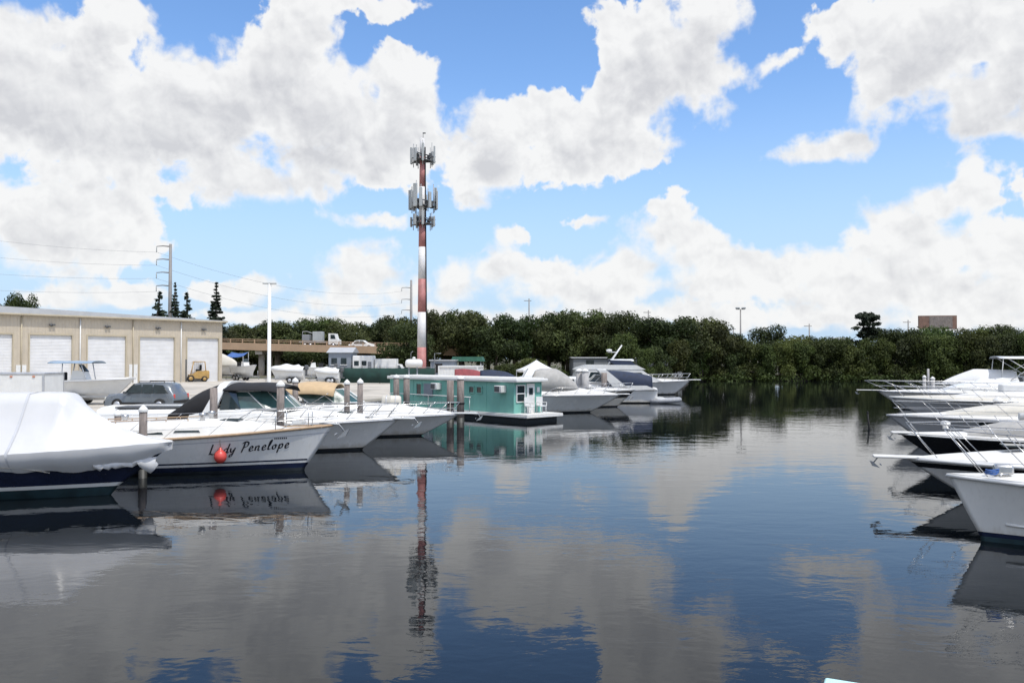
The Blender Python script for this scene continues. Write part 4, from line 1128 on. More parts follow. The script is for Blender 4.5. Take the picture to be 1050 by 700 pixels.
# ------------------------------------------------------------------ houseboat
def houseboat():
    c = at(527, 48.6); hd = Vector((0.69, -0.72, 0)).normalized()
    # local frame: x forward, y to the left of forward; the near corner of the cabin front is (0, 0)
    t = thing('houseboat', 'teal wooden houseboat with a flat white roof and small front porch', 'houseboat', c, math.atan2(hd.y, hd.x), 'boats moored along the left side')
    L, W = 12.4, 2.3; z0, z1 = 0.42, 2.26
    # cabin occupies x -L..0 and y 0..W ; starboard side (y = 0) faces the camera
    f = MB(); f.box((-L / 2 + 0.5, W / 2, 0.06), (L + 1.3, W + 0.35, 0.36), bev=0.04); fl = f.build('float', 'antifoul', t)
    d = MB(); d.box((-L / 2 + 0.55, W / 2, 0.41), (L + 1.8, W + 0.7, 0.06)); d.build('deck', 'deck', t)
    b = MB(); b.box((-L / 2 + 0.55, W / 2, 0.31), (L + 1.84, W + 0.74, 0.13), bev=0.02); b.build('rub_rail', 'gelold', fl)
    w = MB(); w.box((-L / 2, 0.05, (z0 + z1) / 2 + 0.01), (L, 0.1, z1 - z0)); w.box((-L / 2, W - 0.05, (z0 + z1) / 2 + 0.01), (L, 0.1, z1 - z0))
    w.box((-0.05, W / 2, (z0 + z1) / 2 + 0.01), (0.1, W - 0.2, z1 - z0)); w.box((-L + 0.05, W / 2, (z0 + z1) / 2 + 0.01), (0.1, W - 0.2, z1 - z0))
    wl = w.build('wall', 'teal', t)
    s = MB()
    for x in (-0.04, -2.45, -4.9, -7.3, -9.8, -L + 0.04): s.box((x, -0.012, (z0 + z1) / 2), (0.09, 0.03, z1 - z0))
    for y in (0.04, W - 0.04): s.box((0.012, y, (z0 + z1) / 2), (0.03, 0.09, z1 - z0))
    s.build('corner_trim', 'teal', wl)
    r = MB(); r.box((-L / 2 + 0.12, W / 2, z1 + 0.11), (L + 0.6, W + 0.36, 0.2), bev=0.05); rf = r.build('roof', 'whitepaint', t)
    g = MB(); g.box((-L / 2 + 0.12, W / 2, z1 + 0.24), (L + 0.2, W + 0.05, 0.05), bev=0.02); g.build('roof_deck', 'deck', rf)
    def win(x, zc, ww, hh, front=False, panes=1):
        m = MB(); fr = MB()
        def bx(mb, cx, cz, sx, sz, dep, off):
            if front: mb.box((off, cx, cz), (dep, sx, sz))
            else: mb.box((cx, -off, cz), (sx, dep, sz))
        bx(m, x, zc, ww, hh, 0.02, 0.018); p = m.build('window', 'glass', t)
        for q in (-1, 1):
            bx(fr, x + q * (ww / 2 + 0.03), zc, 0.06, hh + 0.12, 0.06, 0.035); bx(fr, x, zc + q * (hh / 2 + 0.03), ww, 0.06, 0.06, 0.035)
        if panes == 2: bx(fr, x, zc, ww, 0.07, 0.06, 0.035)
        fr.build('window_frame', 'teal' if not front else 'whitepaint', p)
    win(-9.1, 1.62, 0.50, 0.72)
    win(-3.75, 1.75, 0.42, 0.34); win(-3.05, 1.75, 0.42, 0.34)
    win(0.52, 1.60, 0.62, 0.92, True, 2)
    m = MB(); m.box((-8.1, -0.03, 1.6), (0.95, 0.05, 0.85), bev=0.01); m.build('shutter', 'bluegrey', t)
    for x, zz in ((-7.05, 1.88), (-0.95, 1.86)):
        m = MB(); m.box((x, -0.22, zz), (0.62, 0.44, 0.42), bev=0.03); a = m.build('air_conditioner', 'gelold', t)
        m = MB(); m.box((x - 0.06, -0.445, zz), (0.42, 0.02, 0.32)); m.build('grille', 'darkgrey', a)
    m = MB(); m.box((0.03, 1.35, 1.30), (0.06, 0.66, 1.76), bev=0.01); dr = m.build('door', 'whitepaint', t)
    m = MB(); m.box((0.068, 1.35, 1.72), (0.02, 0.32, 0.4)); m.build('door_pane', 'glass', dr)
    m = MB(); m.box((0.055, 1.98, 1.8), (0.05, 0.22, 0.3)); m.build('porch_lamp', 'whitepaint', t)
    # walkway hand rail on the near side
    q = MB(); q.tube([(-11.9, -0.42, 1.30), (-3.4, -0.42, 1.30)], 0.03, 6); ra = q.build('hand_rail', 'whitepaint', t)
    for x in (-11.8, -9.7, -7.6, -5.5, -3.5):
        q = MB(); q.tube([(x, -0.42, 0.43), (x, -0.42, 1.30)], 0.022, 6); q.build('rail_post', 'whitepaint', ra)
    # porch chair
    F = Matrix.Translation(t.location) @ Matrix.Rotation(t.rotation_euler.z, 4, 'Z')
    def chair(lx, ly, rz, lab):
        k = thing('porch_chair', lab, 'chair', F @ Vector((lx, ly, 0.435)), t.rotation_euler.z + rz, 'white chairs on the houseboat porch')
        m = MB(); m.box((0, 0, 0.42), (0.46, 0.46, 0.05), bev=0.015); m.build('seat', 'whitepaint', k)
        m = MB(); m.box((-0.22, 0, 0.70), (0.05, 0.46, 0.5), bev=0.015); m.build('backrest', 'whitepaint', k)
        for x in (-0.2, 0.2):
            for y in (-0.2, 0.2):
                m = MB(); m.tube([(x, y, 0), (x * 0.95, y * 0.95, 0.42)], 0.022, 6); m.build('leg', 'whitepaint', k)
        for y in (-0.23, 0.23):
            m = MB(); m.box((0.0, y, 0.62), (0.44, 0.05, 0.04), bev=0.01); m.box((0.2, y, 0.52), (0.04, 0.04, 0.2)); m.build('armrest', 'whitepaint', k)
    chair(0.45, 0.85, 0.2, 'white porch chair under the double pane window of the houseboat')
    chair(0.5, 1.8, -0.2, 'white porch chair right of the houseboat door')
houseboat()

# ------------------------------------------------------------------ farther boats on the left side
def simple_hull(t, h, top='gel', boot='navy', bottom='antifoul', crown=0.35, peak=0.5, deckm='deck', stripe=None, rubber='gelgrey', zb=(0.03, 0.10)):
    hu = h.build_hull(t, top, boot, bottom, zb, stripe, 26)
    h.build_rail(hu, 'rub_rail', rubber, 0.035, n=26)
    h.build_deck(t, cruiser_crown(crown, peak, 0, 0), deckm, n=24)
    return hu

def cruiser_grey_cover():
    t = boat_root('motor_cruiser', 'white cruiser with grey canvas hood moored just right of the teal houseboat', 'boat', 637, 56.5, (1.0, 0.02))
    h = Hull(11.0, 3.7, 1.22, 1.25, 2.2, 0.6, 2.2, 1.35, 0.85, 0.38, 1.6)
    simple_hull(t, h, 'gelhull', 'black', crown=0.62, peak=0.45)
    q = MB(); rows = []
    for k in range(21):
        x = lerp(-10.6, -2.9, k / 20); u = k / 20; w = h.half(h.tx(x), 1) * 0.8; sh = h.sheer(h.tx(x)); hh = 0.72 * (1 - max(0, u - 0.45) ** 2 / 0.3025) + 0.03
        rows.append([Vector((x, w * y, sh + hh * z)) for y, z in ((-1.04, 0.0), (-1.0, 0.6), (-0.92, 0.92), (-0.6, 1.06), (0, 1.12), (0.6, 1.06), (0.92, 0.92), (1.0, 0.6), (1.04, 0.0))])
    q.grid(rows); q.build('cabin_top', 'gel', t)
    # canvas hood over the screen
    q = MB(); rows = []
    for k in range(15):
        u = k / 14; x = lerp(-2.9, -6.6, u); pk = lerp(1.5, 2.92, min(1, u * 2.4) ** 0.6) - max(0, u - 0.75) * 2.2; w = lerp(0.5, 1.5, min(1, u * 2.2) ** 0.6)
        rows.append([Vector((x, w * y, lerp(1.55, pk, z) if pk > 1.55 else 1.5)) for y, z in ((-1, 0), (-0.93, 0.55), (-0.7, 0.92), (0, 1.04), (0.7, 0.92), (0.93, 0.55), (1, 0))])
    q.grid(rows); q.build('canvas_hood', 'canvasgrey', t, thick=0.02)
    arch(t, -6.9, 1.75, 1.7, 3.0, 0.75, 'gel', 0.45, 0.14)
    h.bow_rail(t, 0.5, 0.985, 0.5, 6, 0.12, 0.12, 0.2, 0.016)
    hatch(t, (-2.2, 0, h.sheer(0.8) + 0.40), (0.55, 0.55, 0.05))
    p = MB(); p.box((0.05, 0, 1.25), (1.0, 0.42, 0.07), bev=0.02); p.build('bow_pulpit', 'gel', t)
    anchor(t, (0.5, 0, 1.22), 0.8, 'chrome')
cruiser_grey_cover()

def cruiser_dark_flank():
    t = boat_root('motor_cruiser', 'low cruiser with dark band along its flank, bow behind two pale piles', 'boat', 651, 63.0, (1.0, 0.05))
    h = Hull(11.0, 3.4, 1.32, 1.15, 1.4, 0.6, 2.1, 1.4, 0.85, 0.4, 1.3)
    simple_hull(t, h, 'cream', 'black', crown=0.30, peak=0.5, stripe=(0.45, 0.88, 'blackhull'))
    q = MB(); q.box((-6.6, 0, 1.85), (4.6, 2.2, 0.9), bev=0.2); cb = q.build('cabin', 'gel', t)
    q = MB()
    for sd in (1, -1): q.box((-6.6, sd * 1.09, 1.98), (3.6, 0.06, 0.32))
    q.build('cabin_window', 'glass', cb)
    h.bow_rail(t, 0.5, 0.985, 0.5, 6, 0.12, 0.1, 0.15, 0.016)
cruiser_dark_flank()

def cruiser_stern_on():
    # bow to the left, stern towards the channel
    p = at(672, 69.0)
    t = thing('motor_cruiser', 'white cruiser with its stern to the channel and a navy cockpit canvas', 'boat', (p.x - 8.6, p.y + 0.4, 0), math.atan2(0.05, -1), 'boats moored along the left side')
    h = Hull(8.6, 3.2, 1.25, 1.1, 1.4, 0.5)
    simple_hull(t, h, 'gelhull', 'black', crown=0.5, peak=0.5)
    q = MB(); rows = []
    for k in range(9):
        u = k / 8; x = lerp(-4.5, -8.2, u); z = 2.62 - 0.45 * u * u
        rows.append([Vector((x, 1.42 * y, lerp(1.2, z, zz))) for y, zz in ((-1, 0), (-0.94, 0.6), (-0.75, 0.95), (0, 1.03), (0.75, 0.95), (0.94, 0.6), (1, 0))])
    q.grid(rows); q.build('cockpit_canvas', 'canvasnavy', t, thick=0.02)
    a = MB()
    for sd in (1, -1): a.prism([(-5.2, 1.1), (-6.4, 1.1), (-4.4, 2.75), (-3.7, 2.75)], sd * 1.52 - 0.06, sd * 1.52 + 0.06, 'Y')
    a.box((-4.05, 0, 2.72), (0.75, 3.1, 0.14), bev=0.05); a.build('radar_arch', 'gel', t)
    windshield(t, -2.9, 1.72, 1.2, 1.6, 0.6, 0.6, 1.7, 'glass', 'gel', 6)
    s = MB(); s.box((-8.95, 0, 0.35), (0.8, 2.9, 0.14), bev=0.04); s.build('swim_platform', 'gel', t)
    o = MB(); o.prism([(-8.6, 1.1), (-7.7, 1.45), (-5.8, 1.45), (-5.4, 1.15)], -1.58, 1.58, 'Y'); o.build('coaming', 'gel', t)
    # grey dinghy lying across the stern
    g = at(682, 68.0)
    d = thing('inflatable_dinghy', 'grey inflatable dinghy floating at the stern of the navy canvas cruiser', 'dinghy', (g.x, g.y, 0), 0.1)
    m = MB(); pts = []
    for k in range(25):
        a_ = 2 * math.pi * k / 24
        pts.append((1.15 * math.copysign(abs(math.cos(a_)) ** 0.7, math.cos(a_)), 0.55 * math.copysign(abs(math.sin(a_)) ** 0.7, math.sin(a_)), 0.22 + 0.08 * math.cos(a_)))
    m.tube(pts, 0.2, 10, caps=False); m.build('tube', 'raft', d)
    m = MB(); m.box((0, 0, 0.12), (1.9, 0.8, 0.06)); m.build('floor', 'darkgrey', d)
    m = MB(); m.box((-0.2, 0, 0.36), (0.25, 0.95, 0.05), bev=0.01); m.build('thwart', 'gelold', d)
    m = MB(); m.box((-1.28, 0.05, 0.62), (0.3, 0.28, 0.4), bev=0.07); m.tube([(-1.32, 0.05, 0.5), (-1.34, 0.05, -0.3)], 0.06, 6); m.build('outboard_motor', 'darkgrey', d)
cruiser_stern_on()

def flybridge_yacht():
    t = boat_root('flybridge_yacht', 'white flybridge yacht with navy bridge canvas, slanting mast and radar dome', 'yacht', 708, 84.0, (1.0, 0.03))
    h = Hull(12.5, 4.2, 1.45, 1.25, 1.7, 0.7, 2.1, 1.4, 0.85, 0.4, 1.4)
    simple_hull(t, h, 'gelhull', 'black', crown=0.3, peak=0.55)
    c = MB(); c.prism([(-12.2, 1.2), (-3.2, 1.35), (-4.6, 2.05), (-5.3, 2.55), (-11.6, 2.55)], -1.65, 1.65, 'Y'); cb = c.build('saloon', 'gel', t)
    w = MB()
    for sd in (1, -1): w.prism([(-10.6, 1.75), (-4.9, 1.85), (-5.35, 2.25), (-10.4, 2.3)], sd * 1.66 - 0.02, sd * 1.66 + 0.02, 'Y')
    w.build('saloon_window', 'glass', cb)
    f = MB(); f.prism([(-11.9, 2.56), (-4.9, 2.56), (-5.8, 3.0), (-10.6, 3.05), (-11.6, 2.75)], -1.7, 1.7, 'Y'); f.build('flybridge', 'gel', t)
    q = MB(); q.prism([(-7.9, 2.9), (-5.6, 2.78), (-6.3, 3.45), (-8.4, 3.5)], -1.4, 1.4, 'Y'); q.build('bridge_canvas', 'canvasnavy', t)
    canopy(t, -8.3, -6.0, 1.3, 3.50, 0.10, 'gel', 0.1, 'hard_top')
    m = MB(); m.tube([(-8.4, 0, 3.0), (-7.0, 0, 5.0)], [0.12, 0.07], 8); ma = m.build('mast', 'gel', t)
    m = MB(); m.box((-8.0, 0, 4.3), (0.9, 0.2, 0.08)); m.lathe((-8.3, 0, 4.35), [(0.26, 0), (0.3, 0.1), (0.26, 0.22), (0, 0.26)], 14); m.build('radar_dome', 'gel', ma)
    h.bow_rail(t, 0.55, 0.985, 0.7, 7, 0.12, 0.1, 0.3, 0.018)
    p = MB(); p.box((0.3, 0, 1.5), (1.4, 0.45, 0.08), bev=0.02); p.build('bow_pulpit', 'gel', t)
flybridge_yacht()

def tarped_boat(px, d, L, head, cover, label, hull='gel', peak=1.7):
    t = boat_root('small_boat', label, 'boat', px, d, head, 'small covered boats behind the houseboat')
    h = Hull(L, L * 0.36, 1.0, 0.8, L * 0.12, 0.4)
    h.build_rail(h.build_hull(t, hull, 'navy', 'antifoul', n=18), n=18)
    q = MB(); rows = []
    for k in range(19):
        u = k / 18; x = -L * 0.99 * (1 - u); b = h.half(u, 1) + 0.03; sh = h.sheer(u); pk = lerp(sh + 0.05, peak + 0.05 * math.sin(u * 9), max(0, math.sin(min(1, (1 - u) * 1.7) * math.pi / 2)) ** 0.8)
        rows.append([Vector((x, b * y, lerp(sh - 0.15, pk, z))) for y, z in ((-1.02, 0), (-1, 0.2), (-0.6, 0.7), (-0.2, 0.98), (0, 1.0), (0.2, 0.98), (0.6, 0.7), (1, 0.2), (1.02, 0))])
    q.grid(rows); q.build('tarpaulin', cover, t, thick=0.015)
    return t
tarped_boat(512, 66, 3.6, (1, 0.1), 'canvasmaroon', 'small boat under a faded maroon tarpaulin behind the houseboat roof', 'gel', 2.8)
tarped_boat(543, 63, 3.8, (1, 0.08), 'canvasnavy', 'small white boat under a navy tarpaulin behind the houseboat roof', 'gel', 2.75)

# piles on the left
pile(121.5, 420, 29.5, 'short grey mooring pile beside the bow of the shrink wrapped boat', 0.12)
pile(147.5, 415, 25.6, 'grey mooring pile in front of the white sailing yacht', 0.125)
pile(219.5, 393, 30.6, 'tall weathered mooring pile in front of the black canvas', 0.145, None)
pile(288, 390, 30.4, 'tall mooring pile with black rope band in front of the black topped cruiser', 0.14)
pile(303, 387, 37.0, 'slim mooring pile between the black bimini and the tan bimini', 0.13)
pile(356, 389, 36.6, 'yellowish mooring pile, left of the pair on the tan topped cruiser', 0.13)
pile(369.5, 388, 36.2, 'grey mooring pile, right of the pair on the tan topped cruiser', 0.13)
pile(406.5, 384, 52.0, 'mooring pile at the far left end of the houseboat', 0.19)
pile(417, 384, 52.0, 'mooring pile near the left end of the houseboat, under the white tank', 0.2)
pile(461.8, 387, 47.6, 'dark capless mooring pile halfway along the houseboat', 0.21, None)
pile(472.3, 385, 47.6, 'capped mooring pile right of the dark one along the houseboat', 0.21)
pile(594, 378, 60.5, 'pale mooring pile, left of the pair behind the grey hooded cruiser', 0.26, 'whitepaint', 'pilegrey')
pile(600, 378, 60.0, 'pale mooring pile, right of the pair behind the grey hooded cruiser', 0.26, 'whitepaint', 'pilegrey')
pile(619.5, 380, 66.0, 'brown mooring pile in front of the flybridge yacht cabin', 0.24, None)

# ------------------------------------------------------------------ moored boats, right side
RH = (-0.955, 0.295)
RG = 'boats moored along the right side'
def right_root(label, bow_px, d, kind='motor_cruiser', head=RH):
    return boat_root(kind, label, 'boat', bow_px, d, head, RG)
def trunk(t, h, x0, x1, wk, hh, m='deck', front=0.5, name='cabin_top', n=22):
    q = MB(); rows = []
    for k in range(n + 1):
        x = lerp(x0, x1, k / n); u = k / n; w = h.half(h.tx(x), 1) * wk; sh = h.sheer(h.tx(x)) + 0.02
        z = hh * (1 - max(0, u - (1 - front)) ** 2 / front ** 2) + 0.02
        rows.append([Vector((x, w * y, sh + z * zz)) for y, zz in ((-1.04, 0.0), (-1.0, 0.6), (-0.93, 0.92), (-0.6, 1.06), (0, 1.12), (0.6, 1.06), (0.93, 0.92), (1.0, 0.6), (1.04, 0.0))])
    q.grid(rows); return q.build(name, m, t)

def right_near():
    t = right_root('nearest white boat at the right edge, tall steel bow rail and navy waterline', 971, 17.0)
    h = Hull(11.5, 4.0, 1.33, 1.10, 0.62, 0.7, 2.0, 1.35, 0.74, 0.45, 1.35)
    hu = h.build_hull(t, 'gelhull', 'navy', 'tealfoul', (0.10, 0.19), n=46)
    h.build_rail(hu, 'rub_rail', 'gel', 0.045, 0.0, -0.03)
    s = MB()
    for sd in (1, -1): s.tube([h.at_x(x, 0.30 + 0.10 * max(0, (x + 3.0) / 2.2), sd, 0.004) for x in [-10.5 + k * 0.28 for k in range(35)]], 0.028, 6)
    s.build('spray_rail', 'gel', hu)
    h.build_deck(t, cruiser_crown(0.10, 0.5, 0, 0), 'deck')
    trunk(t, h, -9.5, -2.6, 0.66, 0.55, 'gel', 0.4)
    h.bow_rail(t, 0.25, 0.99, 0.92, 9, 0.14, 0.16, 0.32, 0.0115, False)
    windshield(t, -5.2, 1.75, 1.3, 2.0, 0.7, 0.8, 1.72, 'glass', 'gel', 6)
    for sd in (1, -1):
        for x in (-0.9, -4.4):
            tb = MB(); e = h.edge(h.tx(x), 0.3, 0.04, sd); tb.tube([e + Vector((-0.14, 0, 0.05)), e + Vector((0.14, 0, 0.05))], 0.022, 6); tb.tube([e, e + Vector((0, 0, 0.05))], 0.03, 6); tb.build('cleat', 'chrome', t)
    w = MB(); w.box((-1.0, 0, 1.46), (0.34, 0.26, 0.2), bev=0.05); w.build('windlass', 'chrome', t)
    F = Matrix.Translation(t.location) @ Matrix.Rotation(t.rotation_euler.z, 4, 'Z')
    k = F @ (h.edge(h.tx(-0.75), 0.25, 0.06, 1))
    c = thing('rope_coil', 'blue dock line coiled at the bow rail of the nearest white boat', 'rope', k)
    m = MB()
    pts = []
    for i in range(61):
        a = i / 60 * 2 * math.pi * 4; r = 0.12 + 0.012 * math.sin(i * 1.3); pts.append((r * math.cos(a), r * 0.7 * math.sin(a), 0.015 + 0.10 * i / 60 + 0.01 * math.sin(i)))
    m.tube(pts, 0.014, 6); m.build('coil', 'canvasblue', c)
    q = F @ h.at_x(-2.05, 0.02, 1, 0.42)
    f = thing('fender', 'white cylinder fender afloat beside the nearest white boat at the right edge', 'fender', (q.x, q.y, 0.05), 0.6)
    m = MB(); m.lathe((0, 0, 0), [(0, -0.32), (0.05, -0.31), (0.1, -0.24), (0.11, 0), (0.1, 0.24), (0.05, 0.31), (0, 0.32)], 14, 'X'); m.build('body', 'gel', f)
    m = MB(); m.tube([(0.3, 0, 0), (0.5, 0.06, 0.0), (0.62, 0.3, 0.3), tuple(Vector(F @ h.edge(h.tx(-3.2), 0, 0, 1) - Vector((q.x, q.y, 0.05))))], 0.012, 6); m.build('lanyard', 'rope', f)
right_near()

def right_second():
    t = right_root('white cruiser with a bowsprit plank and black flank band, second on the right', 928, 22.3)
    h = Hull(12.5, 4.1, 1.02, 0.98, 1.55, 0.7, 2.1, 1.35, 0.80, 0.42, 1.6)
    hu = h.build_hull(t, 'gelhull', 'blackhull', 'antifoul', (0.05, 0.12), (0.74, 0.90, 'blackhull'), n=40)
    h.build_rail(hu, 'rub_rail', 'gel', 0.05, 0.0, -0.01)
    h.build_deck(t, cruiser_crown(0.42, 0.55, 0, 0), 'deck')
    trunk(t, h, -10.5, -2.2, 0.70, 0.5, 'gel', 0.5)
    h.bow_rail(t, 0.30, 0.985, 0.95, 8, 0.12, 0.12, 0.30, 0.0115, False)
    p = MB(); p.box((0.12, 0, 1.04), (1.4, 0.42, 0.06), bev=0.02); p.build('bow_pulpit', 'deck', t)
    anchor(t, (0.62, 0, 1.0), 0.65, 'galv')
    windshield(t, -5.4, 1.72, 1.35, 2.2, 0.6, 0.8, 1.7, 'glass', 'gel', 6)
    hatch(t, (-2.6, 0, h.sheer(0.8) + 0.42), (0.6, 0.6, 0.05))
right_second()

def right_black():
    t = right_root('black hulled boat with grey cockpit cover, third boat from the front on the right', 921, 29.0)
    h = Hull(11.0, 3.6, 1.08, 1.0, 1.5, 0.6, 2.1, 1.35, 0.82, 0.42, 1.5)
    hu = h.build_hull(t, 'blackhull', 'gelgrey', 'antifoul', (0.05, 0.1), n=36)
    h.build_rail(hu, 'rub_rail', 'gel', 0.03)
    h.build_deck(t, cruiser_crown(0.16, 0.55, 0, 0), 'deck')
    trunk(t, h, -9.8, -1.9, 0.80, 0.50, 'canvasgrey', 0.35, 'cockpit_cover')
    r = MB(); r.tube([(-9.6, -1.2, 1.62), (-4.0, -1.15, 1.66)], 0.13, 10); r.build('rolled_awning', 'canvaswhite', t)
    h.bow_rail(t, 0.35, 0.985, 0.62, 7, 0.12, 0.12, 0.15, 0.012, False)
    p = MB(); p.box((-0.1, 0, 1.10), (0.7, 0.4, 0.06), bev=0.02); p.build('bow_pulpit', 'deck', t)
    anchor(t, (0.12, 0, 1.06), 0.6, 'galv')
    for x in (-1.6, -4.6):
        v = MB(); v.lathe((x, -0.7, 1.2), [(0.1, 0), (0.1, 0.12), (0.17, 0.17), (0.15, 0.27), (0, 0.3)], 12); v.build('cowl_vent', 'gel', t)
right_black()

def right_portlights():
    t = right_root('grey hulled cruiser with white deck and two dark oval portlights, fourth on the right', 909, 36.5)
    h = Hull(13.0, 4.1, 1.22, 1.15, 1.5, 0.6, 2.1, 1.35, 0.82, 0.42, 1.5)
    hu = h.build_hull(t, 'gelgrey', 'navy', 'antifoul', n=34)
    h.build_rail(hu, 'rub_rail', 'gelgrey', 0.04)
    h.build_deck(t, cruiser_crown(0.25, 0.5, 0, 0), 'deck')
    trunk(t, h, -11.5, -1.9, 0.74, 0.62, 'cream', 0.55)
    portlights(t, h, (-3.6, -4.9), 0.98, 1, 0.55, 0.14); portlights(t, h, (-3.6, -4.9), 0.98, -1, 0.55, 0.14)
    h.bow_rail(t, 0.35, 0.985, 0.6, 7, 0.12, 0.1, 0.1, 0.013)
right_portlights()

def right_open():
    t = right_root('white yacht with a flared grey bow and cream deck, fifth on the right', 912, 48.0)
    h = Hull(14.0, 4.3, 1.48, 1.25, 2.2, 0.7, 2.1, 1.3, 0.80, 0.42, 1.7)
    hu = h.build_hull(t, 'gelgrey', 'navy', 'antifoul', n=34, stripe=(0.80, 0.9, 'gel'))
    h.build_rail(hu, 'rub_rail', 'gel', 0.05)
    h.build_deck(t, cruiser_crown(0.30, 0.5, 0, 0), 'cream')
    trunk(t, h, -11.5, -2.6, 0.7, 0.45, 'deck', 0.5)
    h.bow_rail(t, 0.40, 0.985, 0.6, 7, 0.12, 0.1, 0.1, 0.016)
    w = MB(); w.box((-6.4, 0, 2.0), (1.5, 0.9, 0.5), bev=0.1); w.build('deck_box', 'canvaswhite', t)
right_open()

def right_sprit():
    t = right_root('white yacht with a long bow pulpit and steel rail, sixth on the right', 899, 61.0, 'yacht')
    h = Hull(15.0, 4.5, 1.30, 1.2, 1.8, 0.7, 2.0, 1.35, 0.80, 0.42, 1.5)
    hu = h.build_hull(t, 'gel', 'navy', 'antifoul', n=30)
    h.build_rail(hu, 'rub_rail', 'gelgrey', 0.05)
    h.build_deck(t, cruiser_crown(0.25, 0.5, 0, 0), 'deck')
    trunk(t, h, -12.5, -4.0, 0.7, 0.7, 'gel', 0.35)
    h.bow_rail(t, 0.30, 0.985, 0.75, 9, 0.12, 0.05, 1.2, 0.018)
    p = MB(); p.box((0.45, 0, 1.34), (1.9, 0.45, 0.05), bev=0.02); p.build('bow_pulpit', 'deck', t)
    anchor(t, (1.2, 0, 1.3), 0.7, 'galv')
    c = MB(); rows = []
    for k in range(13):
        u = k / 12; x = lerp(-5.4, -9.6, u); pk = 1.5 + 0.75 * math.sin(u * math.pi) ** 0.5 + 0.12 * math.sin(u * 21)
        rows.append([Vector((x, 0.9 * y, lerp(1.5, pk, z))) for y, z in ((-1, 0), (-0.8, 0.7), (0, 1), (0.8, 0.7), (1, 0))])
    c.grid(rows); c.build('tender_cover', 'canvaswhite', t, thick=0.01)
right_sprit()

def right_top():
    t = right_root('white boat under a peaked bow cover with a framed top, farthest right', 952, 71.0)
    h = Hull(15.0, 4.4, 1.55, 1.35, 1.6, 0.7, 2.0, 1.35, 0.82, 0.42, 1.4)
    hu = h.build_hull(t, 'gel', 'navy', 'antifoul', n=30, stripe=(0.55, 0.72, 'gelgrey'))
    h.build_rail(hu, 'rub_rail', 'gelgrey', 0.05)
    h.build_deck(t, cruiser_crown(0.25, 0.5, 0, 0), 'deck')
    q = MB(); rows = []
    for k in range(21):
        u = k / 20; x = lerp(-1.0, -6.4, u); pk = 1.62 + 1.15 * min(1, u * 2.2) ** 0.8 - 0.15 * max(0, u - 0.5); b = h.half(h.tx(x), 1) * 0.98; sh = h.sheer(h.tx(x)) - 0.02
        rows.append([Vector((x, b * y, lerp(sh, pk, z))) for y, z in ((-1.02, -0.1), (-0.97, 0.2), (-0.5, 0.75), (0, 1.0), (0.5, 0.75), (0.97, 0.2), (1.02, -0.1))])
    q.grid(rows); q.build('bow_cover', 'canvaswhite', t, thick=0.012)
    canopy(t, -10.6, -5.0, 1.75, 3.72, 0.12, 'gel', 0.06, 'hard_top')
    for sd in (1, -1):
        poles(t, [((-5.3, sd * 1.65, 3.7), (-5.1, sd * 1.7, 1.5)), ((-10.3, sd * 1.65, 3.7), (-10.4, sd * 1.7, 1.5)), ((-5.6, sd * 1.65, 3.68), (-8.2, sd * 1.7, 1.9)), ((-8.4, sd * 1.65, 3.68), (-5.8, sd * 1.7, 1.9)), ((-8.7, sd * 1.65, 3.68), (-10.3, sd * 1.7, 1.9))], 0.035, 'top_post', 'gel')
    c = MB(); c.prism([(-6.6, 1.5), (-5.7, 1.5), (-6.0, 2.5), (-6.5, 2.6)], -0.6, 0.6, 'Y'); c.build('console', 'gel', t)
    c = MB(); c.box((-8.0, 0, 1.85), (2.4, 3.0, 0.7), bev=0.1); c.build('coaming', 'gel', t)
    for y in (0.5, -0.5): seat(t, (-7.3, y, 2.35), 0.55, 'cream')
right_top()
pile(1023, 407, 38.5, 'thick grey mooring pile, left of the three at the right edge', 0.2, 'gelold', 'pilegrey')
pile(1038, 408, 38.0, 'thick grey mooring pile, middle of the three at the right edge', 0.2, 'gelold', 'pilegrey')
pile(1046.5, 410, 39.0, 'thick grey mooring pile, rightmost of the three at the right edge', 0.2, 'gelold', 'pilegrey')
pile(947.5, 384.5, 66.0, 'pale mooring pile, left of the three beside the peaked bow cover', 0.14, 'whitepaint', 'pilegrey')
pile(951.5, 376, 68.0, 'slim tall pale mooring pile beside the peaked bow cover', 0.09, None, 'pilegrey')
pile(956, 386, 64.0, 'pale mooring pile, right of the three beside the peaked bow cover', 0.16, 'whitepaint', 'pilegrey')
def stake():
    p = at(891, 43.5)
    t = thing('channel_stake', 'thin black leaning stake in the water off the right hand bows', 'stake', (p.x, p.y, 0))
    m = MB(); m.tube([(0.06, 0, -0.8), (-0.10, 0, 0.85)], [0.06, 0.045], 8); m.build('post', 'black', t)
    m = MB(); m.lathe((-0.10, 0, 0.83), [(0.07, 0), (0.07, 0.05), (0.0, 0.07)], 8); m.build('cap', 'black', t)
stake()

